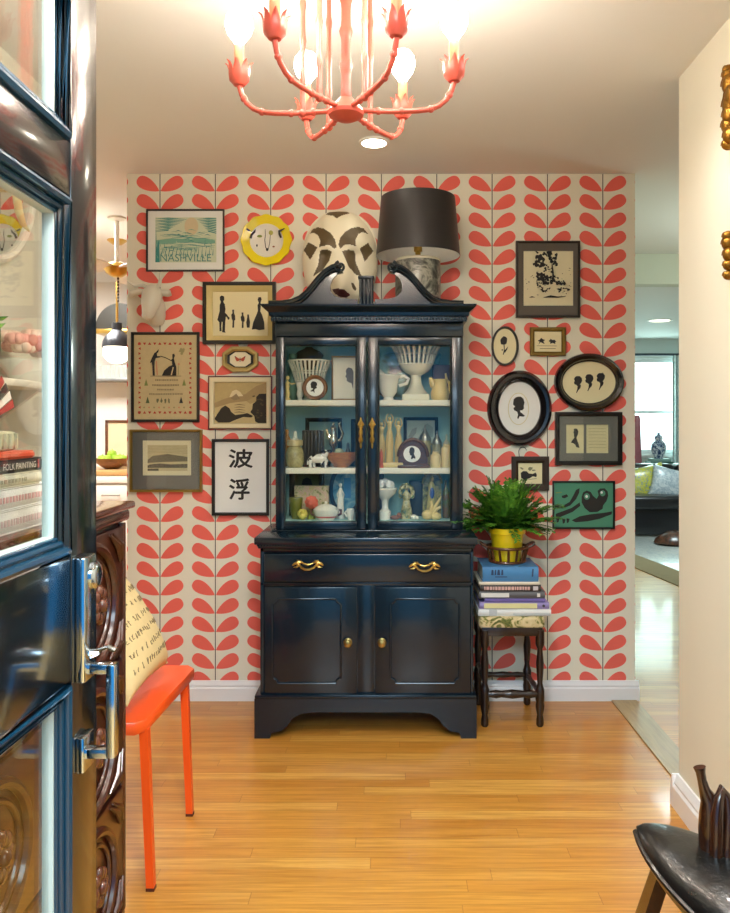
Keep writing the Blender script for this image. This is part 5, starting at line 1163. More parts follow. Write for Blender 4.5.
book('thick blue book on top of the stool stack', 482.5, 538.5, e[6], e[7], .22, pm('#3f7fb2', .4, coat=.2, var=.10, scale=20), extra=blues)
# basket of wooden slats
yp = 3.465; xp = X(507, yp); zb0 = e[7]; kp = yp / F
WICK = wood('bentwood', '#6e3f1c', '#3b1f0e', 'z', 12, .4, .2)
t = thing('plant_basket', 'dark bentwood slat basket holding the yellow pot on the blue book', 'basket', (xp, yp, zb0))
for z, r in ((.006, .075), (.068, .090)):
    m = MB(); m.tube([(xp + r * math.cos(a_), yp + r * math.sin(a_), zb0 + z) for a_ in [2 * math.pi * i / 40 for i in range(40)]], .0065, 8, True); m.build('hoop', WICK, t)
for i in range(14):
    a_ = 2 * math.pi * (i + .35) / 14; m = MB(); m.tube([(xp + r * math.cos(a_), yp + r * math.sin(a_), zb0 + z) for r, z in ((.074, .004), (.080, .03), (.090, .070))], .0055, 6); m.build('slat', WICK, t)
m = MB(); m.lathe([(0, .0005), (.074, .0005), (.074, .006), (0, .006)], (xp, yp, zb0), 32); m.build('base', WICK, t)
for sg in (-1, 1):
    m = MB(); m.tube([(xp + sg * .088, yp - .03, zb0 + .068), (xp + sg * .115, yp - .03, zb0 + .082), (xp + sg * .118, yp, zb0 + .086), (xp + sg * .115, yp + .03, zb0 + .082), (xp + sg * .088, yp + .03, zb0 + .068)], .0055, 8); m.build('handle', WICK, t)
# fern in yellow pot
t = thing('potted_fern', 'bushy green fern in a yellow pot beside the hutch', 'plant', (xp, yp, zb0 + .007))
ztop_p = Z(529.5, yp - .08); h = ztop_p - zb0
m = MB(); m.lathe([(.0, .008), (.056, .008), (.060, .02), (.072, h - .03), (.074, h - .026), (.080, h - .024), (.0825, h), (.076, h), (.072, h - .02), (.0, h - .022)], (xp, yp, zb0), 40); m.build('pot', pm('#ecd21c', .35, coat=.3, var=.06, scale=10), t)
m = MB(); m.lathe([(0, h - .012), (.074, h - .016)], (xp, yp, zb0), 24); m.build('soil', pm('#2e2116', .9, bump=.5), t)
nt = NT('fern_green'); oi = nt.noise(nt.obj(), 30, 3)
LEAFM = nt.bsdf(nt.ramp(oi, [(.3, hx('#2a5518')), (.5, hx('#467f22')), (.72, hx('#78ab38'))]), .5, 0, 0, .4)
m = MB(); rf = random.Random(11)
for i in range(210):
    a_ = rf.uniform(0, 2 * math.pi); L = rf.uniform(.11, .25); el = rf.uniform(.25, 1.4)
    d_ = Vector((math.cos(a_), math.sin(a_) * .62, 0)); side = Vector((-math.sin(a_), math.cos(a_), 0))
    p0 = Vector((xp, yp, zb0 + h - .012)) + d_ * rf.uniform(0, .06)
    pts = []
    for j in range(9):
        f_ = j / 8; rr = L * f_ * math.cos(el) * (1 + .2 * f_); zz_ = L * (math.sin(el) * f_ * 1.2 - .42 * f_ * f_ * (1.1 - .4 * el))
        p_ = p0 + d_ * rr + Vector((0, 0, zz_)) + side * (.02 * f_ * f_ * math.sin(i))
        p_.y = min(p_.y, 3.645)
        if p_.x < .335 and p_.y > 3.375: p_.x = .335
        pts.append(p_)
    m.tube(pts, [.0014] * 8 + [.0004], 4)
    for j in range(1, 9):
        tn = (pts[j] - pts[j - 1]).normalized(); sd = tn.cross(Vector((0, 0, 1)))
        sd = sd.normalized() if sd.length > .05 else side
        for sg in (-1, 1):
            for fr in (0, .5):
                b_ = pts[j - 1].lerp(pts[j], fr + .25); l_ = .029 * (1 - .45 * abs(j / 8 - .45)) * rf.uniform(.75, 1.25); w_ = l_ * .36
                dr = (sd * sg + tn * .55 + Vector((0, 0, rf.uniform(-.35, .25)))).normalized(); nn_ = tn * w_
                tip = b_ + dr * l_; tip.y = min(tip.y, 3.655)
                mid_ = b_ + dr * l_ * .5 + Vector((0, 0, .0025))
                m.add([b_, mid_ - nn_, tip, mid_ + nn_], [(0, 1, 2, 3)])
m.build('foliage', LEAFM, t, norm=False)
# ================= ORANGE BENCH AND PILLOW =================
ORG_M = pm('#f4581a', .32, coat=.3, var=.05, scale=6)
t = thing('metal_bench', 'bright orange metal bench seat with slim angled legs beyond the carved dresser', 'bench', (-.9, 2.46, 0))
ztp = .449
m = MB(); seat = [(-1.14, 2.205), (-.715, 2.205), (-.690, 2.235), (-.672, 2.70), (-.70, 2.735), (-1.14, 2.735)]
m.rings([[(x_, y_, z_) for x_, y_ in [(sx_ * f_ + (1 - f_) * -.9, sy_ * f_ + (1 - f_) * 2.47) for sx_, sy_ in seat]] for f_, z_ in ((.985, ztp - .036), (1, ztp - .030), (1, ztp - .004), (.992, ztp), (.6, ztp - .004))], True, True, True)
m.build('seat', ORG_M, t, sharp=50)
for (xa, ya, xb, yb) in ((-.700, 2.245, -.662, 2.180), (-.690, 2.64, -.660, 2.594), (-1.10, 2.245, -1.13, 2.19), (-1.10, 2.68, -1.13, 2.72)):
    m = MB(); w0, w1 = .0125, .0105
    m.rings([[(x_ - w_, y_ - w_, z_), (x_ + w_, y_ - w_, z_), (x_ + w_, y_ + w_, z_), (x_ - w_, y_ + w_, z_)] for x_, y_, z_, w_ in ((xb, yb, .0, w1), (xa, ya, ztp - .03, w0))])
    lg = m.build('leg', ORG_M, t)
    m = MB(); m.box(xb - w1 - .001, xb + w1 + .001, yb - w1 - .001, yb + w1 + .001, 0, .008); m.build('foot_cap', pm('#5a2412', .6), lg)
t = thing('throw_pillow', 'cream pillow with dark handwriting leaning on the orange bench', 'pillow', (-.90, 2.42, ztp))
a2, hh = .205, .085
Mx = Matrix(((0, -.848, -.53, -.852), (1, 0, 0, 2.43), (0, -.53, .848, ztp + .212), (0, 0, 0, 1)))
def pil(u, v, s_): 
    cu = 1 - .07 * (1 - v * v) * 0; e_ = max(0, (1 - u ** 2)) ** .42 * max(0, (1 - v ** 2)) ** .42
    return Vector((u * a2 * (1 - .10 * (1 - abs(u)) * 0 - .07 * (1 - v * v) * (abs(u) ** 3)), -s_ * hh * e_, v * a2 * (1 - .07 * (1 - u * u) * (abs(v) ** 3))))
m = MB(); m.M = Mx; N = 20
for s_ in (1, -1):
    V = [pil(-1 + 2 * i / N, -1 + 2 * j / N, s_) for j in range(N + 1) for i in range(N + 1)]
    m.add(V, [(j * (N + 1) + i, j * (N + 1) + i + 1, (j + 1) * (N + 1) + i + 1, (j + 1) * (N + 1) + i) for j in range(N) for i in range(N)])
bmesh.ops.remove_doubles(m.bm, verts=m.bm.verts[:], dist=1e-5)
m.mi = 1; rp = random.Random(5)
for row in range(8):
    v = .78 - row * .21; u = -.8 + rp.uniform(0, .1)
    while u < .8:
        w_ = rp.uniform(.04, .08)
        for _ in range(2):
            pts = [(u + rp.uniform(0, w_), v + rp.uniform(-.05, .05)) for _ in range(3)]
            m.tube([pil(min(.95, a_), b_, 1) + Vector((0, -.0012, 0)) for a_, b_ in pts], .0012, 5)
        u += w_ + (.03 if rp.random() < .75 else .12)
m.build('pillow_cover', [pm('#e6d09a', .8, var=.08, scale=30), pm('#8d7a58', .8)], t, sharp=80)
# ================= CARVED DRESSER (behind the open door) =================
CARV = wood('carved_mahogany', '#552412', '#260d06', 'y', 7, .28, .45); CTOP = wood('mahogany_top', '#6e2e16', '#3c170a', 'y', 6, .2, .6)
dx0, dx1, dy0, dy1, dz = -1.185, -.66, 1.02, 1.962, 1.09
t = thing('carved_dresser', 'dark carved wooden chest of drawers standing behind the open front door', 'dresser', ((dx0 + dx1) / 2, (dy0 + dy1) / 2, 0))
m = MB(); m.box(dx0, dx1 - .012, dy0, dy1 - .0, .07, dz - .045, .004); m.box(dx0 + .01, dx1, dy0, dy1, 0, .085, .004); m.build('carcass', CARV, t)
m = MB(); m.box(dx0 - .005, dx1 + .012, dy0 - .02, dy1 + .045, dz - .018, dz, .006); m.box(dx0 - .002, dx1 + .005, dy0 - .01, dy1 + .025, dz - .047, dz - .017, .010, 3); m.build('top', CTOP, t)
m = MB(); m.tube([(dx1 - .01, dy1 - .004, .085), (dx1 - .01, dy1 - .004, dz - .05)], .012, 10); m.build('corner_post', CARV, t)
zr = [.09, .40, .715, dz - .05]
for za, zb_ in zip(zr[:-1], zr[1:]):
    m = MB(); m.box(dx1 - .014, dx1, dy0 + .012, dy1 - .012, za + .006, zb_ - .006, .005)
    d = m.build('drawer', CARV, t); zm_ = (za + zb_) / 2; hh_ = (zb_ - za) / 2
    for yc in (dy0 + .26, dy1 - .235):
        m = MB(); n = 40
        m.tube([(dx1 + .004, yc + .145 * math.cos(2 * math.pi * i / n), zm_ + hh_ * .84 * math.sin(2 * math.pi * i / n)) for i in range(n)], .011, 8, True)
        m.tube([(dx1 + .002, yc + .115 * math.cos(2 * math.pi * i / n), zm_ + hh_ * .66 * math.sin(2 * math.pi * i / n)) for i in range(n)], .006, 8, True)
        m.build('carved_ring', CARV, d)
        m = MB()
        for i in range(8):
            a_ = 2 * math.pi * i / 8; m.ell((dx1 + .006, yc + .045 + .026 * math.cos(a_), zm_ + .030 * math.sin(a_)), .010, .016, .016, 10, 6)
        m.ell((dx1 + .012, yc + .045, zm_), .014, .015, .016, 12, 8); m.build('rosette', pm('#5e3120', .22, coat=.6, var=.3, scale=60), d)
    for sg in (-1, 1):
        for k_ in range(2):
            m = MB(); y_ = dy1 - .02 - k_ * .02; m.tube([(dx1 + .001, y_ - .07, zm_ + sg * hh_ * .9), (dx1 + .005, y_ - .03, zm_ + sg * hh_ * .72), (dx1 + .001, y_, zm_ + sg * hh_ * .45)], [.003, .009, .003], 8); m.build('carved_leaf', CARV, d)
# books on the dresser, spines to the room
def sbook(label, y0, y1, z0, z1, cov, extra=None, dep=.2, xf=-.675):
    t = thing('book', label, 'book', (xf - dep / 2, (y0 + y1) / 2, z0), 'books on the dresser'); th = min(.003, (z1 - z0) * .15)
    m = MB(); m.box(xf - dep, xf, y0, y1, z0, z0 + th, .0008, 1); m.box(xf - dep, xf, y0, y1, z1 - th, z1, .0008, 1)
    prof = [(xf - .003, z0), (xf + .003, z0 + (z1 - z0) * .3), (xf + .003, z0 + (z1 - z0) * .7), (xf - .003, z1), (xf - .006, z1 - th), (xf - .006, z0 + th)]
    m.rings([[(a_, y, b_) for a_, b_ in prof] for y in (y0, y1)]); m.build('cover', cov, t)
    m = MB(); m.box(xf - dep + .003, xf - .006, y0 + .003, y1 - .003, z0 + th, z1 - th); m.build('pages', pm('#e9e2cc', .8, var=.12, scale=120), t)
    if extra: m = MB(); mt = extra(m, lambda y, f_: (xf + .0036, y, z0 + (z1 - z0) * f_)); m.build('spine_print', mt, t)
xf = -.675; Yb = lambda px: xf * F / (px - CX)
zz = [dz + (Z(py, 1.5) - Z(523, 1.5)) for py in (523, 500.5, 480, 466.5, 453.5, 446, 441)]
def pinkmarks(cl, seed, y0, y1, lo=.35, hi=.62):
    def f_(m, q):
        r_ = random.Random(seed); y = y0
        while y < y1:
            w_ = r_.uniform(.005, .011); a_, b_ = q(y, lo), q(y + w_, lo); c_, d_ = q(y + w_, hi), q(y, hi); m.ext([a_, b_, c_, d_], (-.0012, 0, 0)); y += w_ + .004
        return cl
    return f_
sbook('thick white book at the bottom of the dresser stack', 1.23, Yb(48.5), zz[0], zz[1], pm('#e6e1d8', .45, var=.05), pinkmarks(pm('#d6b6b0', .6), 1, 1.3, 1.52))
sbook('white book with pale pink spine lettering, second lowest on the dresser', 1.24, Yb(49), zz[1], zz[2], pm('#ebe7e0', .45, var=.05), pinkmarks(pm('#d9a5a2', .6), 2, 1.28, 1.53))
sbook('cream book below the black folk art book', 1.24, Yb(40), zz[2], zz[3], pm('#dcd5bc', .5), pinkmarks(pm('#a29a80', .6), 3, 1.26, 1.46))
def folk(m, q):
    y1 = Yb(34); y0 = y1 - .125; o = q(y0, .27); put_text(m, 'FOLK PAINTING', o, (0, 1, 0), (0, 0, 1), y1 - y0, (zz[4] - zz[3]) * .46); m.mi = 1; a_ = q(Yb(36), .2); m.ext([a_, q(Yb(37.5), .2), q(Yb(37.5), .85), q(Yb(36), .85)], (-.0012, 0, 0)); return [pm('#efe6da', .6), pm('#b0423a', .6)]
sbook('black book with white FOLK PAINTING lettering in the dresser stack', 1.22, Yb(41.5), zz[3], zz[4], pm('#26211f', .45), folk)
sbook('thin orange red book on top of the dresser stack', 1.22, Yb(33), zz[4], zz[5], pm('#d9552f', .5))
# things above the books (seen through the door glass)
m = MB(); ybx = 1.40; m.box(-.86, -.69, 1.20, Yb(28), zz[5], zz[5] + .036, .012, 3)
for i in range(12): m.cyl((-.689, 1.22 + i * .021, zz[5] + .004), (-.689, 1.22 + i * .021, zz[5] + .032), .004, 6)
m.build('woven_box', pm('#d8d0a8', .7, var=.15, scale=60), None, (-.78, 1.36, zz[5]), 'low cream ribbed woven box on the dresser books', cat='box')
tz = zz[5] + .036
t = thing('spotted_bowl', 'large cream bowl with rows of dark dots above the dresser books', 'bowl', (-.79, 1.32, tz))
m = MB(); c_ = (-.79, 1.30, tz); bp = [(.0, .001), (.035, .001), (.05, .012), (.075, .04), (.095, .085), (.098, .09), (.092, .09), (.07, .045), (.0, .02)]; m.lathe(bp, c_, 36); m.build('bowl', pm('#e9e2cf', .35, coat=.3, var=.05), t)
m = MB()
for r_, z_, n in ((.083, .056, 30), (.0905, .070, 32)):
    for i in range(n): a_ = 2 * math.pi * i / n; m.ell((c_[0] + r_ * math.cos(a_), c_[1] + r_ * math.sin(a_), c_[2] + z_), .0045, .0045, .0045, 8, 5)
m.build('dark_dots', pm('#3a2a26', .5), t)
m = MB(); m.lathe([(.097, .078), (.0985, .09), (.0985, .0905), (.094, .091)], c_, 36); m.build('red_rim', pm('#b5482f', .4), t)
# standing oval plate in green, on a shelf behind
LW = XL
t = thing('wall_shelf', 'narrow cream wall shelf above the carved dresser', 'shelf', (LW, 1.75, 1.40))
m = MB(); m.box(LW + .001, LW + .20, 1.15, 2.52, 1.385, 1.405, .003); m.build('shelf_board', pm('#e3dcc8', .5), t)
for y_ in (1.3, 2.35): m = MB(); m.ext([(LW + .001, y_, 1.385), (LW + .15, y_, 1.385), (LW + .001, y_, 1.27)], (0, .02, 0)); m.build('bracket', pm('#e3dcc8', .5), t)
sh = 1.405
def wallround(name, label, cat, y, z, ry, rz, x, prof, mats, th=0):
    m = MB()
    for mi, pr in enumerate(prof):
        m.mi = mi; m.rings([[(x + d_, y + ry * s_ * math.cos(2 * math.pi * i / 56), z + rz * s_ * math.sin(2 * math.pi * i / 56)) for i in range(56)] for s_, d_ in pr], True, mi != 0, True)
    return m.build(name, mats, None, (x, y, z - rz), label, cat=cat)
wallround('oval_plate', 'oval green plate with a dark rim standing on the wall shelf', 'plate', 2.20, sh + .125, .085, .125, LW + .06, [[(1, 0), (1, .012), (.86, .010), (.84, .004)], [(.85, .0045), (.5, .0035), (.01, .0035)]], [pm('#4c5a38', .35, coat=.3), MAJ('green_glaze', [(.35, hx('#8fa06a')), (.5, hx('#b9c08a')), (.65, hx('#cfc79a'))])])
t = thing('potted_ivy', 'small trailing green plant in a white pot on the wall shelf', 'plant', (LW + .1, 1.92, sh))
m = MB(); m.lathe([(.0, 0), (.045, 0), (.062, .09), (.066, .094), (.058, .094), (.0, .08)], (LW + .1, 1.90, sh), 28); m.build('pot', pm('#e8e4d8', .3, coat=.3), t)
m = MB(); rf = random.Random(4)
for i in range(190):
    a_ = rf.uniform(0, 6.28); r_ = rf.uniform(.0, .13); p_ = Vector((LW + .1 + min(.12, max(-.08, r_ * math.cos(a_))), 1.90 + r_ * 1.3 * math.sin(a_), sh + .10 + rf.uniform(-.03, .09) - r_ * .3)); d_ = Vector((rf.uniform(-1, 1), rf.uniform(-1, 1), rf.uniform(-.6, .9))).normalized(); s_ = d_.orthogonal().normalized(); l_ = rf.uniform(.03, .05)
    m.add([p_, p_ + d_ * l_ * .5 + s_ * l_ * .3, p_ + d_ * l_, p_ + d_ * l_ * .5 - s_ * l_ * .3], [(0, 1, 2, 3)])
m.build('foliage', LEAFM, t, norm=False)
t = thing('rose_bunch', 'bunch of pink and cream roses in a bowl on the wall shelf', 'flowers', (LW + .1, 2.36, sh))
m = MB(); m.lathe([(0, 0), (.04, 0), (.075, .06), (.078, .07), (.07, .07), (0, .05)], (LW + .1, 2.38, sh), 28); m.build('vase', pm('#e3ded0', .3, coat=.3), t)
rf = random.Random(8)
for i in range(11):
    a_ = rf.uniform(0, 6.28); r_ = rf.uniform(0, .075); c_ = (LW + .1 + r_ * math.cos(a_), 2.38 + 1.2 * r_ * math.sin(a_), sh + .10 + rf.uniform(0, .05)); m = MB(); m.ell(c_, .022, .022, .018, 12, 8)
    for j in range(7): b_ = 6.28 * j / 7; m.ell((c_[0] + .02 * math.cos(b_), c_[1] + .02 * math.sin(b_), c_[2] - .002), .017, .017, .018, 10, 6)
    m.build('rose', pm(['#e6a79a', '#efd3bd', '#d98a7c'][i % 3], .6), t)
t = thing('paper_fan', 'folded paper fan striped red and black, leaning above the dresser books', 'fan', (-.74, 1.50, tz))
m = MB(); 
for i in range(9):
    a_ = rad(20 + i * 8); m.mi = i % 3; y_, z_ = 1.46, dz + .19; l0, l1 = .02, .135
    m.ext([(-.76 - .002 * i, y_ + l0 * math.cos(a_ - .05), z_ + l0 * math.sin(a_ - .05)), (-.76 - .002 * i, y_ + l1 * math.cos(a_ - .06), z_ + l1 * math.sin(a_ - .06)), (-.76 - .002 * i, y_ + l1 * math.cos(a_ + .06), z_ + l1 * math.sin(a_ + .06)), (-.76 - .002 * i, y_ + l0 * math.cos(a_ + .05), z_ + l0 * math.sin(a_ + .05))], (.0018, 0, 0))
m.build('fan_blades', [pm('#b04238', .6), pm('#efe7d8', .6), pm('#2f2a26', .6)], t)
m = MB(); m.cyl((-.78, 1.46, dz + .19), (-.755, 1.46, dz + .19), .012, 12); m.build('pivot', BRASS, t)
# round mirror on the left wall, with two antler tines hung beside it
t = thing('round_mirror', 'large round white framed mirror on the cream side wall', 'mirror', (LW, 2.33, 1.77))
my, mz, mr = 2.33, 2.065, .30; n = 64
m = MB(); m.rings([[(LW + d_, my + r_ * math.cos(2 * math.pi * i / n), mz + r_ * math.sin(2 * math.pi * i / n)) for i in range(n)] for r_, d_ in ((mr, .001), (mr, .022), (mr - .012, .028), (mr - .024, .022), (mr - .024, .010))], True, False, False); m.build('frame', pm('#ece6d6', .4), t)
nt = NT('mirror_silver'); MIRR = nt.bsdf(hx('#e4e8e6'), .02, 1.0)
m = MB(); m.ext([(LW + .010, my + (mr - .02) * math.cos(2 * math.pi * i / n), mz + (mr - .02) * math.sin(2 * math.pi * i / n)) for i in range(n)], (.002, 0, 0)); m.build('mirror_glass', MIRR, t)
t = thing('antler_mount', 'pair of pale curved antler tines hung over the round mirror', 'wall sculpture', (LW, 2.5, 1.9))
HORN = pm('#d9c894', .4, coat=.2, var=.12, scale=20)
xh = -1.10; hp = lambda px, py: (xh, xh * F / (px - CX), Z(py, xh * F / (px - CX)))
m = MB(); m.tube([hp(16, 186), hp(17, 198), hp(19, 212), hp(23, 224), hp(29, 231)], [.010, .012, .012, .009, .003], 12); m.build('tine', HORN, t)
m = MB(); m.tube([hp(35, 190), hp(39, 197), hp(43, 203), hp(48, 207)], [.008, .009, .008, .003], 12); m.build('tine', HORN, t)
m = MB(); m.tube([(XL + .03, hp(16, 186)[1], hp(16, 186)[2]), hp(16, 186), hp(25, 183), hp(35, 190), (XL + .003, hp(35, 190)[1], hp(35, 190)[2])], .007, 8); m.build('antler_bar', HORN, t)
# ================= FRONT DOOR (standing open) =================
DPN = pm('#0b1216', .2, coat=.6, var=.2, scale=3); xd = -.5; ya, yb = .44, 1.342; th = .045
DTEAL = pm('#123a50', .22, coat=.5, var=.12, scale=6)
yg0, yg1 = .56, 1.235
def zd(py, y=yg1): return Z(py, y)
yE = 1.235
pz = [(zd(143), 2.0), (zd(562) + .01, zd(197)), (.02 + .10, zd(681) - .0)]
m = MB(); top = 2.06
rows = [(0.01, pz[2][0]), (pz[2][1], pz[1][0]), (pz[1][1], pz[0][0]), (pz[0][1], top)]
m.box(xd - th, xd, yE, yb, .01, top, .002); m.box(xd - th, xd, ya, yg0, .01, top, .002)
for z0, z1 in rows: m.box(xd - th, xd - .001, yg0, yE, z0, z1, .0015)
door = m.build('door_1', DPN, kind='structure', label='black glazed front door standing open at the left')
for z0, z1 in pz:
    m = MB()
    for o, r in ((.0, .010), (.016, .0065), (.026, .004)):
        a_, b_, c_, d_ = yg0 + o, yE - o, z0 + o, z1 - o
        m.tube([(xd - .004 - o * .3, a_ + r, c_ + r), (xd - .004 - o * .3, b_ - r, c_ + r), (xd - .004 - o * .3, b_ - r, d_ - r), (xd - .004 - o * .3, a_ + r, d_ - r)], r, 8, True)
    m.build('glazing_bead', DTEAL, door, label='teal blue moulded glazing bead')
    m = MB()
    for (u0, u1, v0, v1) in ((yg0 + .026, yE - .026, z0 + .026, z0 + .034), (yg0 + .026, yE - .026, z1 - .034, z1 - .026), (yE - .036, yE - .026, z0 + .026, z1 - .026), (yg0 + .026, yg0 + .036, z0 + .026, z1 - .026)):
        m.box(xd - .030, xd - .013, u0, u1, v0, v1)
    m.build('glass_edge_trim', pm('#c9d4cc', .4, var=.05), door)
    m = MB(); m.box(xd - .024, xd - .020, yg0 + .005, yE - .005, z0 + .005, z1 - .005); m.build('glass_pane', GLASS, door)
CHR = pm('#c6d2dc', .12, 1.0, var=.05); yk = 1.268
zk = lambda py: Z(py, yk)
m = MB(); m.box(xd, xd + .016, yk - .020, yk + .032, zk(680), zk(556), .004); plate = m.build('lock_plate', CHR, door)
m = MB(); m.M = Matrix.Translation((xd + .016, yk + .018, zk(577))) @ Matrix.Rotation(rad(90), 4, 'Y'); m.lathe([(.0, 0), (.022, 0), (.022, .004), (.018, .008), (.012, .009), (.0, .009)], n=24); m.build('deadbolt_cylinder', CHR, plate)
m = MB(); m.tube([(xd + .012, yk + .006, zk(652)), (xd + .028, yk + .006, zk(651)), (xd + .044, yk + .006, zk(648)), (xd + .056, yk + .006, zk(651.5))], [.005, .005, .006, .007], 10, flat=.6); m.tube([(xd + .016, yk + .006, zk(655)), (xd + .03, yk + .006, zk(653))], [.008, .004], 8); m.build('thumb_latch', CHR, plate)
m = MB()
for z_ in (zk(668), zk(752)): m.box(xd + .002, xd + .058, yk - .010, yk + .012, z_ - .008, z_ + .008, .003)
m.box(xd + .045, xd + .060, yk - .011, yk + .013, zk(757), zk(663), .004); m.build('pull_handle', CHR, door)
m = MB(); m.box(xd, xd + .013, yk - .016, yk + .030, zk(770), zk(735), .003); m.build('lower_plate', CHR, door)
# ================= CAMEL SADDLE STOOL =================
LEATH = (lambda nt: nt.bsdf(nt.mix(nt.noise(nt.obj(), 9, 4), hx('#080808'), hx('#121110')), nt.m('ADD', .22, nt.m('MULTIPLY', nt.noise(nt.obj(), 60, 3), .2)), 0, .25, .5, nt.noise(nt.obj(), 20, 4, .6), .45, .006))(NT('worn_black_leather'))
SADW = wood('saddle_wood', '#42200e', '#1a0b06', 'z', 9, .22, .6)
Cs = Vector((.716, 1.305, .450))
t = thing('saddle_stool', 'low wooden saddle stool with a shiny black leather cushion, front right corner', 'stool', (Cs.x, Cs.y, 0))
Ms = Matrix.Translation(Cs) @ Matrix.Rotation(rad(-45), 4, 'Z') @ Matrix.Rotation(rad(0), 4, 'Y')
m = MB(); m.M = Ms; NU, NV = 56, 20
R_ = []
for j in range(NV + 1):
    f_ = -1 + 2 * j / NV
R = []
for i in range(NU + 1):
    u = -1 + 2 * i / NU; w_ = max(1e-3, (1 - abs(u) ** 2.1)) ** .72
    row = []
    for k_ in range(NV * 2):
        a_ = 2 * math.pi * k_ / (NV * 2); ca, sa = math.cos(a_), math.sin(a_)
        sq = lambda q_: math.copysign(abs(q_) ** .8, q_)
        dip = -.030 * math.exp(-(u / .45) ** 2) + .05 * abs(u) ** 3
        row.append((u * .335, sq(ca) * .135 * w_ , dip + sq(sa) * .062 * (w_ ** .8) + .004 * math.sin(u * 13) * w_ * (1 if sa > 0 else 0)))
    R.append(row)
m.rings(R); m.build('leather_cushion', LEATH, t, sharp=80)
m = MB(); m.M = Ms
for s_ in (1,): m.tube([(u * .336, 0.136 * max(1e-3, (1 - abs(u) ** 2.1)) ** .72 * s_, -.030 * math.exp(-(u / .45) ** 2) + .05 * abs(u) ** 3) for u in [-.98 + 1.96 * i / 40 for i in range(41)]], .006, 8)
m.tube([(u * .336, -0.136 * max(1e-3, (1 - abs(u) ** 2.1)) ** .72, -.030 * math.exp(-(u / .45) ** 2) + .05 * abs(u) ** 3) for u in [-.98 + 1.96 * i / 40 for i in range(41)]], .006, 8); m.build('piping', LEATH, t)
q = lambda px, py, Y: P(px, py, Y)
Yq = 1.46; k = Yq / F
m = MB(); m.tube([q(713, 866, Yq), q(712, 828, Yq), q(711.5, 812, Yq), q(709.5, 800, Yq), q(704.5, 790, Yq), q(702, 780, Yq), q(700.5, 772, Yq), q(699.5, 767, Yq)], [13 * k, 13.5 * k, 12 * k, 9 * k, 5.6 * k, 4.6 * k, 4.8 * k, 6.2 * k], 16, flat=.8)
m.build('pommel', SADW, t)
m = MB(); m.tube([q(716, 858, Yq - .02), q(717, 815, Yq - .02), q(719, 800, Yq - .015), q(722, 789, Yq - .01), q(727, 797, Yq - .01), q(729, 815, Yq - .015), q(727, 860, Yq - .02)], [7 * k, 6.5 * k, 5.5 * k, 4.6 * k, 5.5 * k, 6.5 * k, 7 * k], 14); m.build('carved_arch', SADW, t)
for i, (px0, py0, Y0, px1, Y1) in enumerate(((705, 842, 1.40, 655, 1.30), (715, 850, 1.50, 745, 1.66))):
    a_ = q(px0, py0, Y0); a_.z = .40; b_ = Vector((X(px1, Y1) , Y1, 0)); 
LG = [((.565, 1.60, .43), (.43, 1.62, 0)), ((.70, 1.36, .41), (.90, 1.52, 0)), ((.70, 1.28, .40), (.915, 1.17, 0)), ((.62, 1.25, .40), (.52, 1.08, 0))]
for a_, b_ in LG:
    a_, b_ = Vector(a_), Vector(b_); d_ = (b_ - a_).normalized(); s_ = d_.cross(Vector((0, 0, 1))).normalized(); n_ = s_.cross(d_).normalized(); m = MB()
    m.rings([[p_ + s_ * w_ * ax + n_ * .013 * ay for ax, ay in ((-1, -1), (1, -1), (1, 1), (-1, 1))] for p_, w_ in ((a_, .024), (a_.lerp(b_, .5), .030), (b_ - d_ * (b_.z - .0) * 0, .024))])
    m.build('leg', SADW, t)
m = MB(); m.M = Ms; m.box(-.2, .2, -.09, .09, -.075, -.045, .01); m.build('saddle_board', SADW, t)
# ================= GILT MIRROR ON THE RIGHT WALL =================
GOLDC = pm('#8f6420', .4, .8, var=.5, scale=45)
t = thing('gilt_mirror', 'ornate carved gilt mirror mostly cut off by the right picture edge', 'mirror', (XR, 1.75, 1.5))
yR = lambda px: XR * F / (px - CX)
m = MB(); m.box(XR - .03, XR - .001, 1.30, 2.12, 1.62, 2.34, .01)
m.box(XR - .012, XR - .0005, 1.38, 2.12, 1.70, 2.26); frm = m
m = MB(); m.box(XR - .034, XR - .0305, 1.40, 2.07, 1.74, 2.22); m.build('mirror_glass', MIRR, t)
rg = random.Random(2); scr = []
for px, py, r_ in ((729, 82, .018), (728.2, 92, .026), (730.5, 104, .03), (728.5, 112, .028), (728.8, 122, .024), (728, 132, .020), (729.6, 142, .022), (729, 150, .014), (730.5, 76, .012), (729.8, 240, .014), (728.7, 247, .018), (729.8, 258, .018), (730.2, 268, .014), (730.4, 278, .012)):
    Yr = yR(px + 4.5) - r_; scr.append(((XR - .022, Yr, Z(py, yR(px))), r_))
m = frm
for c_, r_ in scr: m.ell(c_, .018, r_, r_ * 1.15, 12, 8); m.tube([(c_[0] - .012, c_[1] + r_ * .8 * math.cos(q_) * (1 - q_ / 9), c_[2] + r_ * .8 * math.sin(q_) * (1 - q_ / 9)) for q_ in [i * .6 for i in range(12)]], .004, 6)
m.build('frame', GOLDC, t)
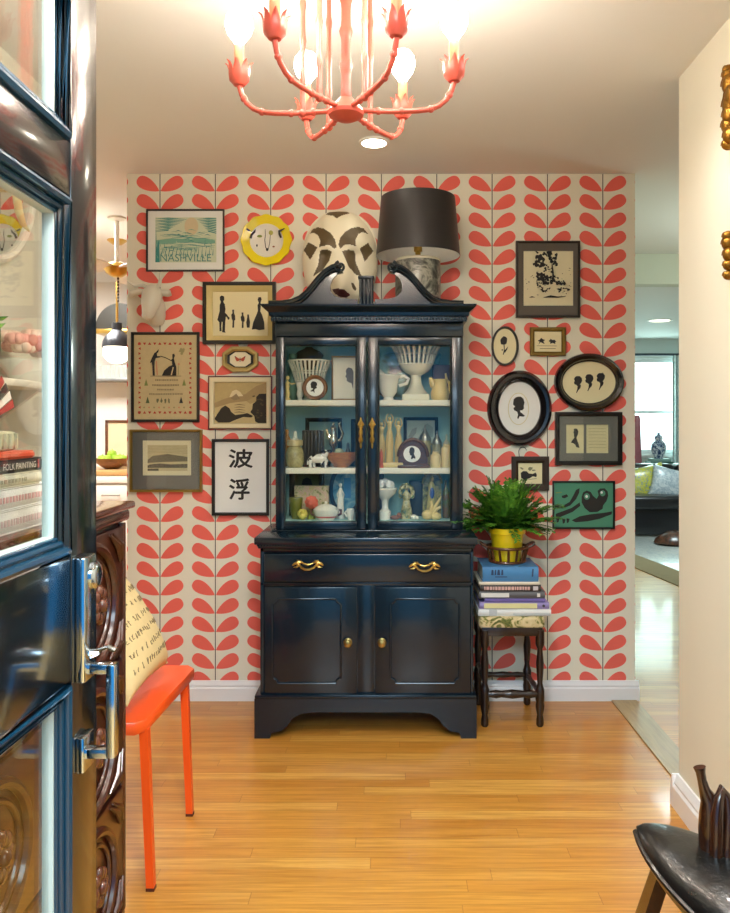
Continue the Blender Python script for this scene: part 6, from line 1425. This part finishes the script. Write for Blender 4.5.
# ================= KITCHEN GLIMPSED AT THE LEFT =================
KW = pm('#ece9e0', .4, var=.03)
Yk = 5.9; kx0, kx1 = -3.3, -1.35; zc_ = .925
t = thing('kitchen_cabinet', 'white kitchen base cabinet with drawers under a butcher block top', 'cabinet', (-2.3, 6.2, 0))
m = MB(); m.box(kx0, kx1, Yk, 6.49, .08, zc_ - .085, .002); m.box(kx0, kx1, Yk + .05, 6.49, 0, .08); m.build('carcass', KW, t)
for i in range(4):
    x0 = kx0 + .01 + i * .487; m = MB(); m.box(x0, x0 + .465, Yk - .02, Yk, zc_ - .25, zc_ - .10, .004); d = m.build('drawer', KW, t)
    m = MB(); m.tube([(x0 + .17, Yk - .02, zc_ - .175), (x0 + .17, Yk - .045, zc_ - .175), (x0 + .295, Yk - .045, zc_ - .175), (x0 + .295, Yk - .02, zc_ - .175)], .005, 8); m.build('handle', PEW, d)
    m = MB(); m.box(x0, x0 + .465, Yk - .02, Yk, .10, zc_ - .27, .004); m.build('door', KW, t)
m = MB(); m.box(kx0, kx1, Yk - .03, 6.49, zc_ - .085, zc_ - .03, .003); m.build('white_counter', KW, t)
m = MB(); m.box(-2.75, -1.5, Yk - .035, 6.40, zc_ - .03, zc_ + .01, .006); m.build('butcher_block', wood('maple_block', '#d6b27a', '#b58a50', 'x', 8, .4), None, (-2.1, 6.1, zc_ - .03), 'pale butcher block board on the kitchen counter', cat='cutting board')
zt = zc_ + .01; Yb_ = 6.06; xb = X(112, Yb_); kk = Yb_ / F
t = thing('fruit_bowl', 'brown wooden bowl on the kitchen counter', 'bowl', (xb, Yb_, zt))
m = MB(); m.lathe([(0, 0), (.05, 0), (.07, .012), (.12, .05), (.135, .082), (.127, .082), (.1, .05), (0, .022)], (xb, Yb_, zt), 36); m.build('bowl', wood('bowl_wood', '#9a6434', '#5e3417', 'x', 9, .4), t)
rf = random.Random(6)
for i, (dx, dy, dz_) in enumerate(((-.075, 0, .075), (-.02, -.05, .078), (.035, -.02, .08), (.085, 0, .075), (-.03, .05, .078), (.04, .055, .078), (.0, .0, .115), (-.055, -.045, .07), (.07, -.05, .07))):
    m = MB(); r_ = .036; c_ = (xb + dx, Yb_ + dy, zt + dz_); m.lathe([(.004, -.028), (.02, -.032), (.034, -.014), (.036, .004), (.028, .024), (.012, .030), (.003, .025)], c_, 16)
    m.tube([(c_[0], c_[1], c_[2] + .024), (c_[0] + .003, c_[1], c_[2] + .040)], .0022, 6)
    m.build('apple', pm('#9cc23a', .3, coat=.3, var=.15, scale=20), None, c_, 'green apple in the brown wooden bowl on the kitchen counter', cat='apple', group='apples in the kitchen bowl')
Yf_ = 6.42; t = thing('framed_board', 'brown framed pale picture leaning on the kitchen wall behind the apples', 'framed picture', (X(121, Yf_), Yf_, zt))
x0, x1, z0, z1 = X(105.5, Yf_), X(137, Yf_), zt, Z(420, Yf_)
m = MB()
for b in ((x0, x0 + .022, z0, z1), (x1 - .022, x1, z0, z1), (x0, x1, z1 - .022, z1), (x0, x1, z0, z0 + .022)): m.box(b[0], b[1], Yf_ - .012, Yf_ + .012, b[2], b[3], .003)
m.build('frame', wood('board_frame', '#7a4a26', '#4e2b14', 'x', 9, .4), t)
m = MB(); m.box(x0 + .01, x1 - .01, Yf_ - .002, Yf_ + .002, z0 + .01, z1 - .01); m.build('print', pm('#e6d6b0', .6, var=.12, scale=8), t)
# wall shelf with glassware
zs_ = Z(378.5, 6.25); t = thing('kitchen_shelf', 'grey metal wall shelf above the kitchen counter', 'shelf', (-2.3, 6.5, zs_))
m = MB(); m.box(-3.0, -1.4, 6.24, 6.49, zs_ - .02, zs_, .003); m.build('shelf_board', pm('#9a9c98', .3, .6), t)
for x_ in (-2.85, -2.05, -1.5): m = MB(); m.ext([(x_, 6.49, zs_ - .02), (x_, 6.30, zs_ - .02), (x_, 6.49, zs_ - .16)], (.015, 0, 0)); m.build('bracket', pm('#9a9c98', .3, .6), t)
for i in range(8):
    x_ = X(100 + i * 4.6, 6.33); m = MB(); m.lathe([(0, 0), (.026, 0), (.03, .01), (.034, .11), (.031, .11), (.026, .012), (0, .01)], (x_, 6.33, zs_), 16); m.build('drinking_glass', pm('#c7cfc8', .1, coat=.5, var=.2), None, (x_, 6.33, zs_), 'pale tumbler in the row on the grey kitchen shelf', cat='glass', group='tumblers on the kitchen shelf')
# dark arched range hood with brass band
Yh_ = 6.1; t = thing('range_hood', 'dark arched hood with a brass band above the kitchen shelf', 'range hood', (X(118, Yh_), Yh_, Z(332, Yh_)))
xm_, zb_ = X(124, Yh_), Z(331, Yh_); R = 24 * Yh_ / F
m = MB(); m.ext([(xm_ + R * math.cos(a_), Yh_ - .1, zb_ + .20 * math.sin(a_)) for a_ in [math.pi * i / 24 for i in range(25)]], (0, .48, 0)); m.build('hood', pm('#35332a', .35, .3, var=.2), t)
m = MB(); m.box(xm_ - R, xm_ + R, Yh_ - .115, Yh_ + .38, zb_ - .03, zb_ + .005, .004); m.build('brass_band', BRASS, t)
# pendant lamp
Yp_ = 5.0; xp_ = X(117, Yp_); t = thing('pendant_lamp', 'grey dome pendant lamp glowing white in the kitchen', 'pendant lamp', (xp_, Yp_, CEIL)); kk = Yp_ / F
z0 = Z(347.5, Yp_); kk *= 1.12
m = MB(); m.lathe([(13 * kk, z0), (12.4 * kk, z0 + 5 * kk), (10 * kk, z0 + 10 * kk), (6 * kk, z0 + 14 * kk), (4.4 * kk, z0 + 15.5 * kk), (4.4 * kk, z0 + 22 * kk), (0, z0 + 23 * kk)], (xp_, Yp_, 0), 32, cap0=False); m.build('dome_shade', pm('#35373a', .3, .4, var=.1), t)
m = MB(); m.ell((xp_, Yp_, z0 - 4 * kk), 12.2 * kk, 12.2 * kk, 10.5 * kk); m.build('globe', emit('#fff3d8', 6), t)
m = MB(); m.cyl((xp_, Yp_, z0 + 22 * kk), (xp_, Yp_, CEIL), .008, 8); m.build('rod', BRASS, t)
m = MB(); m.lathe([(0, -.03), (.03, -.028), (.06, -.005), (.06, 0)], (xp_, Yp_, CEIL), 24); m.build('canopy', BRASS, t)
# ceiling fan
Yn = 4.45; xn = X(117, Yn); zn = Z(268, Yn); t = thing('ceiling_fan', 'white bladed ceiling fan with brass hub and pull chain in the kitchen', 'ceiling fan', (xn, Yn, CEIL))
m = MB(); m.lathe([(.0, -.055), (.03, -.05), (.06, -.03), (.075, 0), (.06, .02), (.03, .03), (.0, .034)], (xn, Yn, zn), 28); m.build('motor', BRASS, t)
for i in range(5):
    a_ = rad(174 + 72 * i); d_ = Vector((math.cos(a_), math.sin(a_), 0)); s_ = Vector((-math.sin(a_), math.cos(a_), .16)); c_ = Vector((xn, Yn, zn - .005)); m = MB()
    m.ext([c_ + d_ * .06 - s_ * .025, c_ + d_ * .16 - s_ * .055, c_ + d_ * .50 - s_ * .065, c_ + d_ * .53, c_ + d_ * .50 + s_ * .065, c_ + d_ * .16 + s_ * .055, c_ + d_ * .06 + s_ * .025], (0, 0, .008)); m.build('blade', pm('#e6e0d2', .4), t)
m = MB(); m.lathe([(.012, .03), (.012, CEIL - zn - .02), (.05, CEIL - zn - .01), (.05, CEIL - zn)], (xn, Yn, zn), 20); m.build('downrod', pm('#e6e0d2', .4), t)
m = MB()
for i in range(8): m.ell((xn + .006, Yn, zn - .06 - i * .018), .006, .006, .008, 8, 6)
m.build('pull_chain', pm('#4a3c22', .3, .6), t)
# ================= LIVING ROOM GLIMPSED AT THE RIGHT =================
SOFA = pm('#15161a', .35, coat=.2, var=.2, scale=6)
t = thing('sofa', 'long black leather sofa below the bright living room window', 'sofa', (3.3, 9.3, 0))
m = MB(); m.box(2.35, 4.45, 8.86, 9.75, .03, .33, .03, 3); m.build('base', SOFA, t)
for x0, x1 in ((2.50, 3.39), (3.41, 4.30)): m = MB(); m.box(x0, x1, 8.82, 9.45, .31, .47, .05, 4); m.build('seat_cushion', SOFA, t)
for x0, x1 in ((2.50, 3.39), (3.41, 4.30)): m = MB(); m.box(x0, x1, 9.42, 9.70, .42, .80, .06, 4); m.build('back_cushion', SOFA, t)
for x0, x1 in ((2.30, 2.52), (4.28, 4.50)): m = MB(); m.box(x0, x1, 8.84, 9.78, .03, .60, .06, 4); m.build('arm', SOFA, t)
m = MB(); m.box(2.35, 4.45, 9.68, 9.80, .03, .78, .04, 3); m.build('back', SOFA, t)
def cushion(label, px, py, Y, w, h, d, rz, rx, mt):
    c_ = P(px, py, Y); M_ = Matrix.Translation(c_) @ Matrix.Rotation(rad(rx), 4, 'X') @ Matrix.Rotation(rad(rz), 4, 'Y')
    m = MB(); m.M = M_; N = 16
    f_ = lambda u, v, s_: Vector((u * w * (1 - .08 * (1 - v * v) * abs(u) ** 3), -s_ * d * max(0, 1 - u * u) ** .42 * max(0, 1 - v * v) ** .42, v * h * (1 - .08 * (1 - u * u) * abs(v) ** 3)))
    for s_ in (1, -1): m.add([f_(-1 + 2 * i / N, -1 + 2 * j / N, s_) for j in range(N + 1) for i in range(N + 1)], [(j * (N + 1) + i, j * (N + 1) + i + 1, (j + 1) * (N + 1) + i + 1, (j + 1) * (N + 1) + i) for j in range(N) for i in range(N)])
    bmesh.ops.remove_doubles(m.bm, verts=m.bm.verts[:], dist=1e-5); m.build('sofa_pillow', mt, None, (c_.x, c_.y, c_.z - h), label, cat='pillow', sharp=80)
cushion('yellow green and blue patterned pillow on the black sofa', 647, 483, 9.25, .24, .21, .08, -12, -14, MAJ('yellow_print', [(.36, hx('#6f8fa8')), (.45, hx('#b8b83a')), (.55, hx('#d2cc4c')), (.66, hx('#8f9fa0'))]))
cushion('pale grey white pillow beside the yellow one on the sofa', 671, 484, 9.12, .24, .19, .08, 14, -14, MAJ('pale_print', [(.4, hx('#9fb0bd')), (.6, hx('#cfd6da'))]))
# table behind the sofa with ginger jar
Yt = 10.2; ztb = Z(464.5, Yt); t = thing('console_table', 'dark console table behind the black sofa', 'table', (3.4, Yt, 0))
m = MB(); m.box(2.6, 4.2, Yt - .18, Yt + .2, ztb - .04, ztb, .006); m.build('tabletop', DWOOD, t)
for x_ in (2.66, 4.14):
    for y_ in (Yt - .14, Yt + .16): m = MB(); m.box(x_ - .02, x_ + .02, y_ - .02, y_ + .02, 0, ztb - .04, .003); m.build('leg', DWOOD, t)
kt = Yt / F; xj = X(658.5, Yt)
m = MB(); m.box(xj - 10 * kt, xj + 12 * kt, Yt - .12, Yt + .14, ztb, ztb + 3.2 * kt, .004); m.build('book', pm('#3c6a5c', .5), None, (xj, Yt, ztb), 'dark green book under the blue and white jar', cat='book')
m = MB(); m.box(xj - 8 * kt, xj + 10 * kt, Yt - .10, Yt + .12, ztb + 3.2 * kt, ztb + 6 * kt, .004); m.build('book', pm('#8fb0a8', .5), None, (xj, Yt, ztb + 3.2 * kt), 'pale green book directly beneath the blue and white jar', cat='book')
zj = ztb + 6 * kt; t = thing('ginger_jar', 'blue and white lidded ginger jar in front of the living room window', 'jar', (xj, Yt, zj))
m = MB(); m.lathe([(0, 0), (4.6 * kt, 0), (4.4 * kt, 1.4 * kt), (6 * kt, 5 * kt), (7.4 * kt, 10 * kt), (7 * kt, 14 * kt), (5 * kt, 17 * kt), (3.4 * kt, 18 * kt), (3.4 * kt, 19.5 * kt)], (xj, Yt, zj), 28); m.build('jar_body', MAJ('blue_white', [(.40, hx('#24406a')), (.5, hx('#7f98b4')), (.56, hx('#dfe6ea'))]), t)
m = MB(); m.lathe([(4 * kt, 19.2 * kt), (4.2 * kt, 20 * kt), (3.4 * kt, 22.6 * kt), (1.2 * kt, 24 * kt), (1.4 * kt, 25.5 * kt), (0, 26.4 * kt)], (xj, Yt, zj), 24); m.build('lid', MAJ('blue_white_lid', [(.40, hx('#24406a')), (.5, hx('#7f98b4')), (.56, hx('#dfe6ea'))]), t)
# tall red vase at the left
xv = X(637, 10.1); m = MB(); m.lathe([(0, 0), (5 * kt, 0), (4.4 * kt, 8 * kt), (3.6 * kt, 30 * kt), (3.2 * kt, 46 * kt), (2.2 * kt, 49 * kt), (0, 49 * kt)], (xv, 10.1, ztb), 24); m.build('tall_vase', pm('#a8606a', .35, coat=.2, var=.3, scale=9), None, (xv, 10.1, ztb), 'tall dusky red tapered vase at the left of the window', cat='vase')
# curtain + rod
Yc_ = 10.78; zr_ = Z(354.5, Yc_); t = thing('curtain_rod', 'dark curtain rod over the living room window', 'curtain rod', (3.3, Yc_, zr_))
m = MB(); m.cyl((2.30, Yc_, zr_), (4.30, Yc_, zr_), .016, 12); m.build('rod', pm('#4a5560', .4, .5), t)
for x_ in (2.27, 4.33): m = MB(); m.ell((x_, Yc_, zr_), .035); m.build('finial', pm('#4a5560', .4, .5), t)
for x_ in (2.4, 4.2): m = MB(); m.cyl((x_, Yc_, zr_), (x_, WY, zr_), .010, 8); m.build('bracket', pm('#4a5560', .4, .5), t)
CURT = MAJ('aqua_curtain', [(.4, hx('#c3dfe2')), (.55, hx('#f0f7f5'))])
for px0, px1, lb in ((672.5, 700, 'pale aqua curtain panel at the right of the living room window'), (596, 628, 'pale aqua curtain panel at the left of the living room window')):
    x0, x1 = X(px0, Yc_), X(px1, Yc_); n = 60; m = MB()
    row = lambda off, z_: [(x0 + (x1 - x0) * i / n, Yc_ + .03 * math.sin(i * .95) + off, z_) for i in range(n + 1)]
    V = []
    for z_ in (.03, .8, 1.6, zr_ - .01): V.append(row(0, z_) + row(.006, z_)[::-1])
    m.rings(V); m.build('curtain', CURT, None, ((x0 + x1) / 2, Yc_, .03), lb, cat='curtain')
# rug
nt = NT('bordered_rug'); vv = nt.xyz(nt.obj())
t = thing('area_rug', 'pale rug with a tan border on the living room floor', 'rug', (3.1, 7.8, 0))
def quad_rug(x0, x1, y0, y1, z1):
    m = MB(); m.M = Matrix.Translation((2.2, 6.7, 0)) @ Matrix.Rotation(rad(7.2), 4, 'Z') @ Matrix.Translation((-2.2, -6.7, 0)); m.box(x0, x1, y0, y1, 0.001, z1, .002); return m
quad_rug(2.2, 4.8, 5.3, 9.6, .008).build('border', pm('#8d7f5e', .9, var=.1, scale=20), t)
quad_rug(2.5, 4.5, 5.62, 9.3, .011).build('field', MAJ('rug_field', [(.35, hx('#a9b4b8')), (.55, hx('#d3d6d2')), (.7, hx('#b9b9a8'))]), t)
# low brown leather ottoman on the rug
t = thing('ottoman', 'low brown patchwork leather cushion on the rug before the sofa', 'ottoman', (X(674, 8.3), 8.3, .012))
m = MB(); c_ = (X(675, 8.3), 8.3, .012); m.lathe([(0, 0), (.19, .0), (.22, .02), (.20, .06), (.14, .10), (.08, .135), (0, .14)], c_, 28, sx=1.0, sy=.8); m.build('cushion', MAJ('brown_hide', [(.4, hx('#24120a')), (.6, hx('#5a2d16'))]), t)
m = MB(); m.lathe([(0, .137), (.02, .137), (.018, .148), (0, .15)], c_, 14); m.build('button', pm('#3a1c10', .5), t)
recessed(660, 8.9, .11, 'small recessed light in the living room ceiling', 3)
